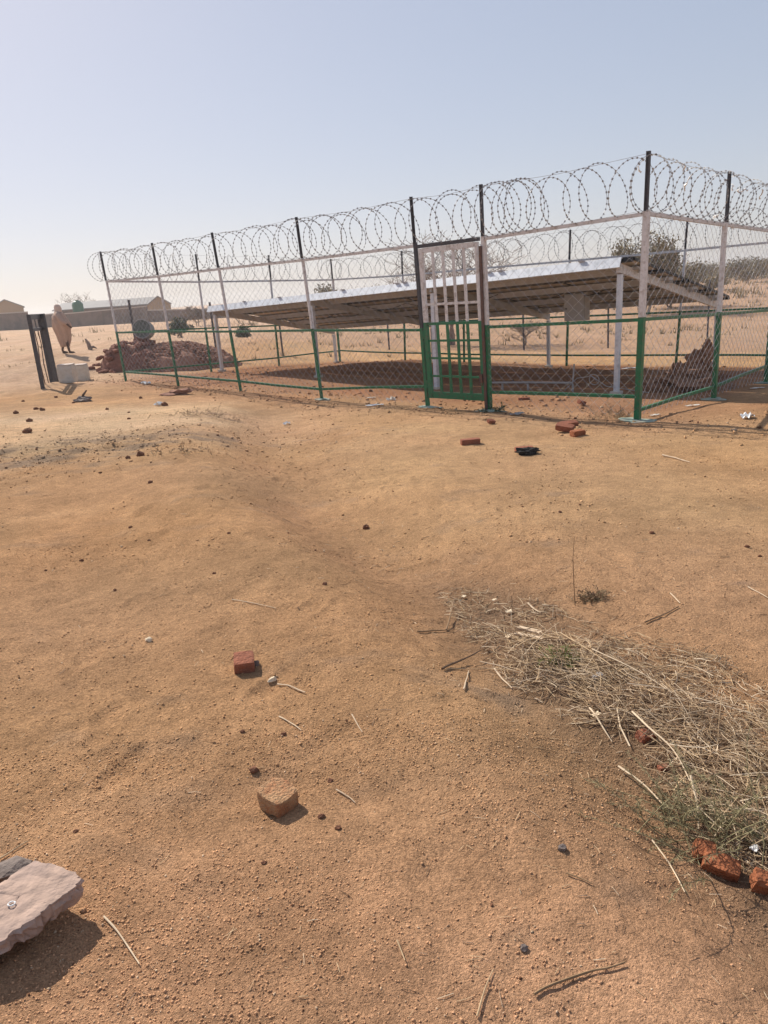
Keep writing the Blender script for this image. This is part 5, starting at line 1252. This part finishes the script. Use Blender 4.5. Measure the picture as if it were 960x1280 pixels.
tree('green_bush', 'dark green bush beyond the gravel heap, seen through the fence', p, 1.25, 1.0, 10, 'leafdark', 1500, depth=3, trunks=3, cat='bush', leafs=(.04, .09), crown_lo=0)
p = (-9.572, 38.000, 0.317)
tree('grey_bush', 'grey half bare bush just left of the dark green bush', p, 1.35, 1.3, 11, 'leafgrey', 500, depth=4, trunks=3, cat='bush', leafs=(.03, .06))
p = (-6.594, 40.000, -0.162)
tree('green_bush', 'round green bush on the sand behind the left end of the array', p, .75, 1.4, 12, 'leafdark', 1500, depth=3, trunks=4, cat='bush', leafs=(.04, .09), crown_lo=0)
p = (-13.545, 60.000, 0.040)
tree('thorn_tree', 'small leafless dark tree on the skyline left of the array', p, 2.2, 3.6, 13, None, depth=5, spread=1.0, twig=.014, trunks=2)
p = (-10.625, 62.000, -0.128)
tree('thorn_tree', 'low flat leafless tree on the skyline above the left end of the array', p, 2.0, 2.6, 14, None, depth=4, twig=.012, trunks=2)
p = (-3.051, 66.000, -0.162)
tree('bushy_tree', 'small dark bush on the skyline just above the array edge', p, 3.3, 4.0, 15, 'leafolive', 900, depth=3, trunks=2, leafs=(.1, .2))
p = (-44.617, 120.000, -0.079)
tree('thorn_tree', 'faint leafless tree far behind the green tank', p, 6.0, 10, 16, None, depth=4, twig=.016, trunks=2)
# skyline on the right: single trees and shrubs, each its own size
SKYPOS = [(28.297, 70.000, 0.132), (34.020, 80.000, -0.096), (41.794, 95.000, -0.390), (27.221, 60.000, 0.166), (46.827, 100.000, -0.491), (43.478, 90.000, -0.484), (37.266, 75.000, -0.312), (50.510, 100.000, -0.656), (46.416, 90.000, -0.605), (45.281, 85.000, -0.681)]
SKYSZ = [(2.6, 3.0), (2.2, 2.6), (3.4, 3.0), (1.5, 2.2), (2.8, 2.6), (3.0, 3.2), (1.9, 2.4), (4.0, 3.2), (3.2, 3.2), (2.8, 3.4)]
SKYLB = ['round shrub on the skyline just right of the dense olive tree', 'low shrub on the skyline left of the right fence post', 'tall shrub on the skyline behind the right fence post', 'low shrub directly right of the right fence post', 'small far tree on the skyline right of the fence post',
         'broad far tree in the middle of the right skyline', 'low shrub in front of the right skyline trees', 'tallest far tree near the right edge of the skyline', 'far tree beside the tallest one at the right edge', 'far tree cut by the right edge of the picture']
for i, (p, (h, w), lb) in enumerate(zip(SKYPOS, SKYSZ, SKYLB)):
    tree('field_shrub', lb, p, h, w, 30 + i, 'leafolive' if i % 3 else 'scrub', 900, depth=3, trunks=3, cat='shrub', group='shrubs and trees on the right skyline', leafs=(.08, .18), crown_lo=.05, twig=.02)

# dry tufts and low scrub over the open field: nobody could count them
def field_scrub():
    rs = np.random.RandomState(12); V = []; F = []; C = []
    def tufts(n, xr, yr, hr, blades, wide, dens):
        for k in range(n):
            y = yr[0] + (yr[1] - yr[0]) * rs.rand() ** .8; x = xr[0] + (xr[1] - xr[0]) * rs.rand()
            uu = (x - FK[0]) * FU[0] + (y - FK[1]) * FU[1]; vv = (x - FK[0]) * FV[0] + (y - FK[1]) * FV[1]
            if vv < 8.6 and uu > -1 and uu < 14.5: continue
            if vv < 8.2 and uu <= -1 and vv < 6: continue
            if float(vnoise(np.array([x / 7]), np.array([y / 7]), 70)[0]) < dens: continue
            z = Z(x, y); h = rs.uniform(*hr)
            for j in range(blades):
                a = rs.rand() * 6.28; r = abs(rs.normal(0, wide)); bx, by = x + np.cos(a) * r, y + np.sin(a) * r
                d = rs.normal(0, .35, 2) * h; w = rs.uniform(.012, .03) * (h / .3) ** .5; a2 = rs.rand() * 6.28; o = len(V)
                hh = h * rs.uniform(.5, 1.1)
                V.extend([(bx - np.cos(a2) * w, by - np.sin(a2) * w, z - .02), (bx + np.cos(a2) * w, by + np.sin(a2) * w, z - .02), (bx + d[0], by + d[1], z + hh)]); F.extend((o, o + 1, o + 2))
    tufts(1500, (-4, 40), (22, 75), (.10, .28), 9, .12, -.12)
    tufts(420, (10, 75), (50, 140), (.35, 1.0), 26, .5, -.1)
    tufts(260, (-30, 12), (45, 130), (.25, .7), 18, .4, .0)
    tufts(220, (-22, -4), (22, 45), (.06, .14), 8, .10, .05)
    return np_mesh('field_scrub', np.array(V), np.array(F), 3, M['scrub'], 'stuff')
field_scrub()

# the far belt of scrub along the horizon: one ragged mass
def far_scrub():
    rs = np.random.RandomState(31); V = []; F = []
    for k in range(760):
        y = rs.uniform(88, 170); x = rs.uniform(-.02, .62) * y + rs.normal(0, 6); z = Z(x, y)
        h = rs.uniform(1.4, 3.0) * (1 + .35 * float(vnoise(np.array([x / 9]), np.array([y / 9]), 71)[0])) ; w = h * rs.uniform(.7, 1.5)
        for j in range(46):
            a = rs.rand() * 6.28; r = w * .5 * rs.rand() ** .5; hh = h * rs.rand() ** .8 * (1 - .5 * (2 * r / w) ** 2)
            c = np.array([x + np.cos(a) * r, y + np.sin(a) * r, z + hh]); s = rs.uniform(.10, .30); d1 = rs.normal(0, 1, 3); d1 /= np.linalg.norm(d1); d2 = np.cross(d1, rs.normal(0, 1, 3)); d2 /= np.linalg.norm(d2)
            o = len(V); V.extend([c - d1 * s, c + d2 * s * .6, c + d1 * s]); F.extend((o, o + 1, o + 2))
    return np_mesh('far_scrub', np.array(V), np.array(F), 3, M['leafolive'], 'stuff')
far_scrub()

# ---------------------------------------------------------------- plastic shreds caught in the razor wire on the right
rr = random.Random(14)
SH = [(.02, 2.62, .05, 'white plastic shred caught on the razor wire at the corner post'), (.75, 2.66, .09, 'white plastic shred on the razor wire halfway along the first right bay'), (1.55, 2.60, .12, 'long white plastic shred hanging on the razor wire before the second right post'),
      (1.35, 2.12, .10, 'white plastic shred at the foot of the razor coil in the first right bay'), (2.0, 2.10, .12, 'white plastic shred on the rail just left of the right fence post'), (2.95, 2.55, .12, 'white plastic shred on top of the razor coil right of the right fence post'),
      (3.3, 2.50, .14, 'bigger white plastic shred on the coil near the right edge'), (3.6, 2.48, .12, 'white plastic shred on the coil at the very right edge'), (3.2, 2.02, .10, 'white plastic shred low on the coil near the right edge')]
for k, (v, z, s, lb) in enumerate(SH):
    p = W(.12 - .2 * (k % 3 == 1), v, z - .02); b = MB(); n = 7; prev = []
    pts = []; q = p.copy(); d = Vector((rr.gauss(0, 1), rr.gauss(0, 1), -.6)).normalized()
    for i in range(n):
        pts.append(q.copy()); d = (d + Vector((rr.gauss(0, .6), rr.gauss(0, .6), rr.gauss(-.1, .5)))).normalized(); q = q + d * s / 3
    b.tube(pts, [.004 + .012 * rr.random() for _ in range(n)], 4)
    solo(b, 'plastic_shred', M['white'], lb, 'plastic litter', 'white plastic shreds in the razor wire')
HAZE = 0.0011
if HAZE:
    hz = MB(); hz.box((0, 450, 3), (1640, 1320, 17)); o = hz.build('haze', [], None, kind='stuff')
    hm = bpy.data.materials.new('haze_air'); hm.use_nodes = True; nt = hm.node_tree; nt.nodes.clear()
    ou = nt.nodes.new('ShaderNodeOutputMaterial'); pv = nt.nodes.new('ShaderNodeVolumePrincipled')
    pv.inputs['Density'].default_value = HAZE; pv.inputs['Color'].default_value = (.95, .93, .92, 1); pv.inputs['Anisotropy'].default_value = .3
    nt.links.new(pv.outputs[0], ou.inputs['Volume']); o.data.materials.append(hm)
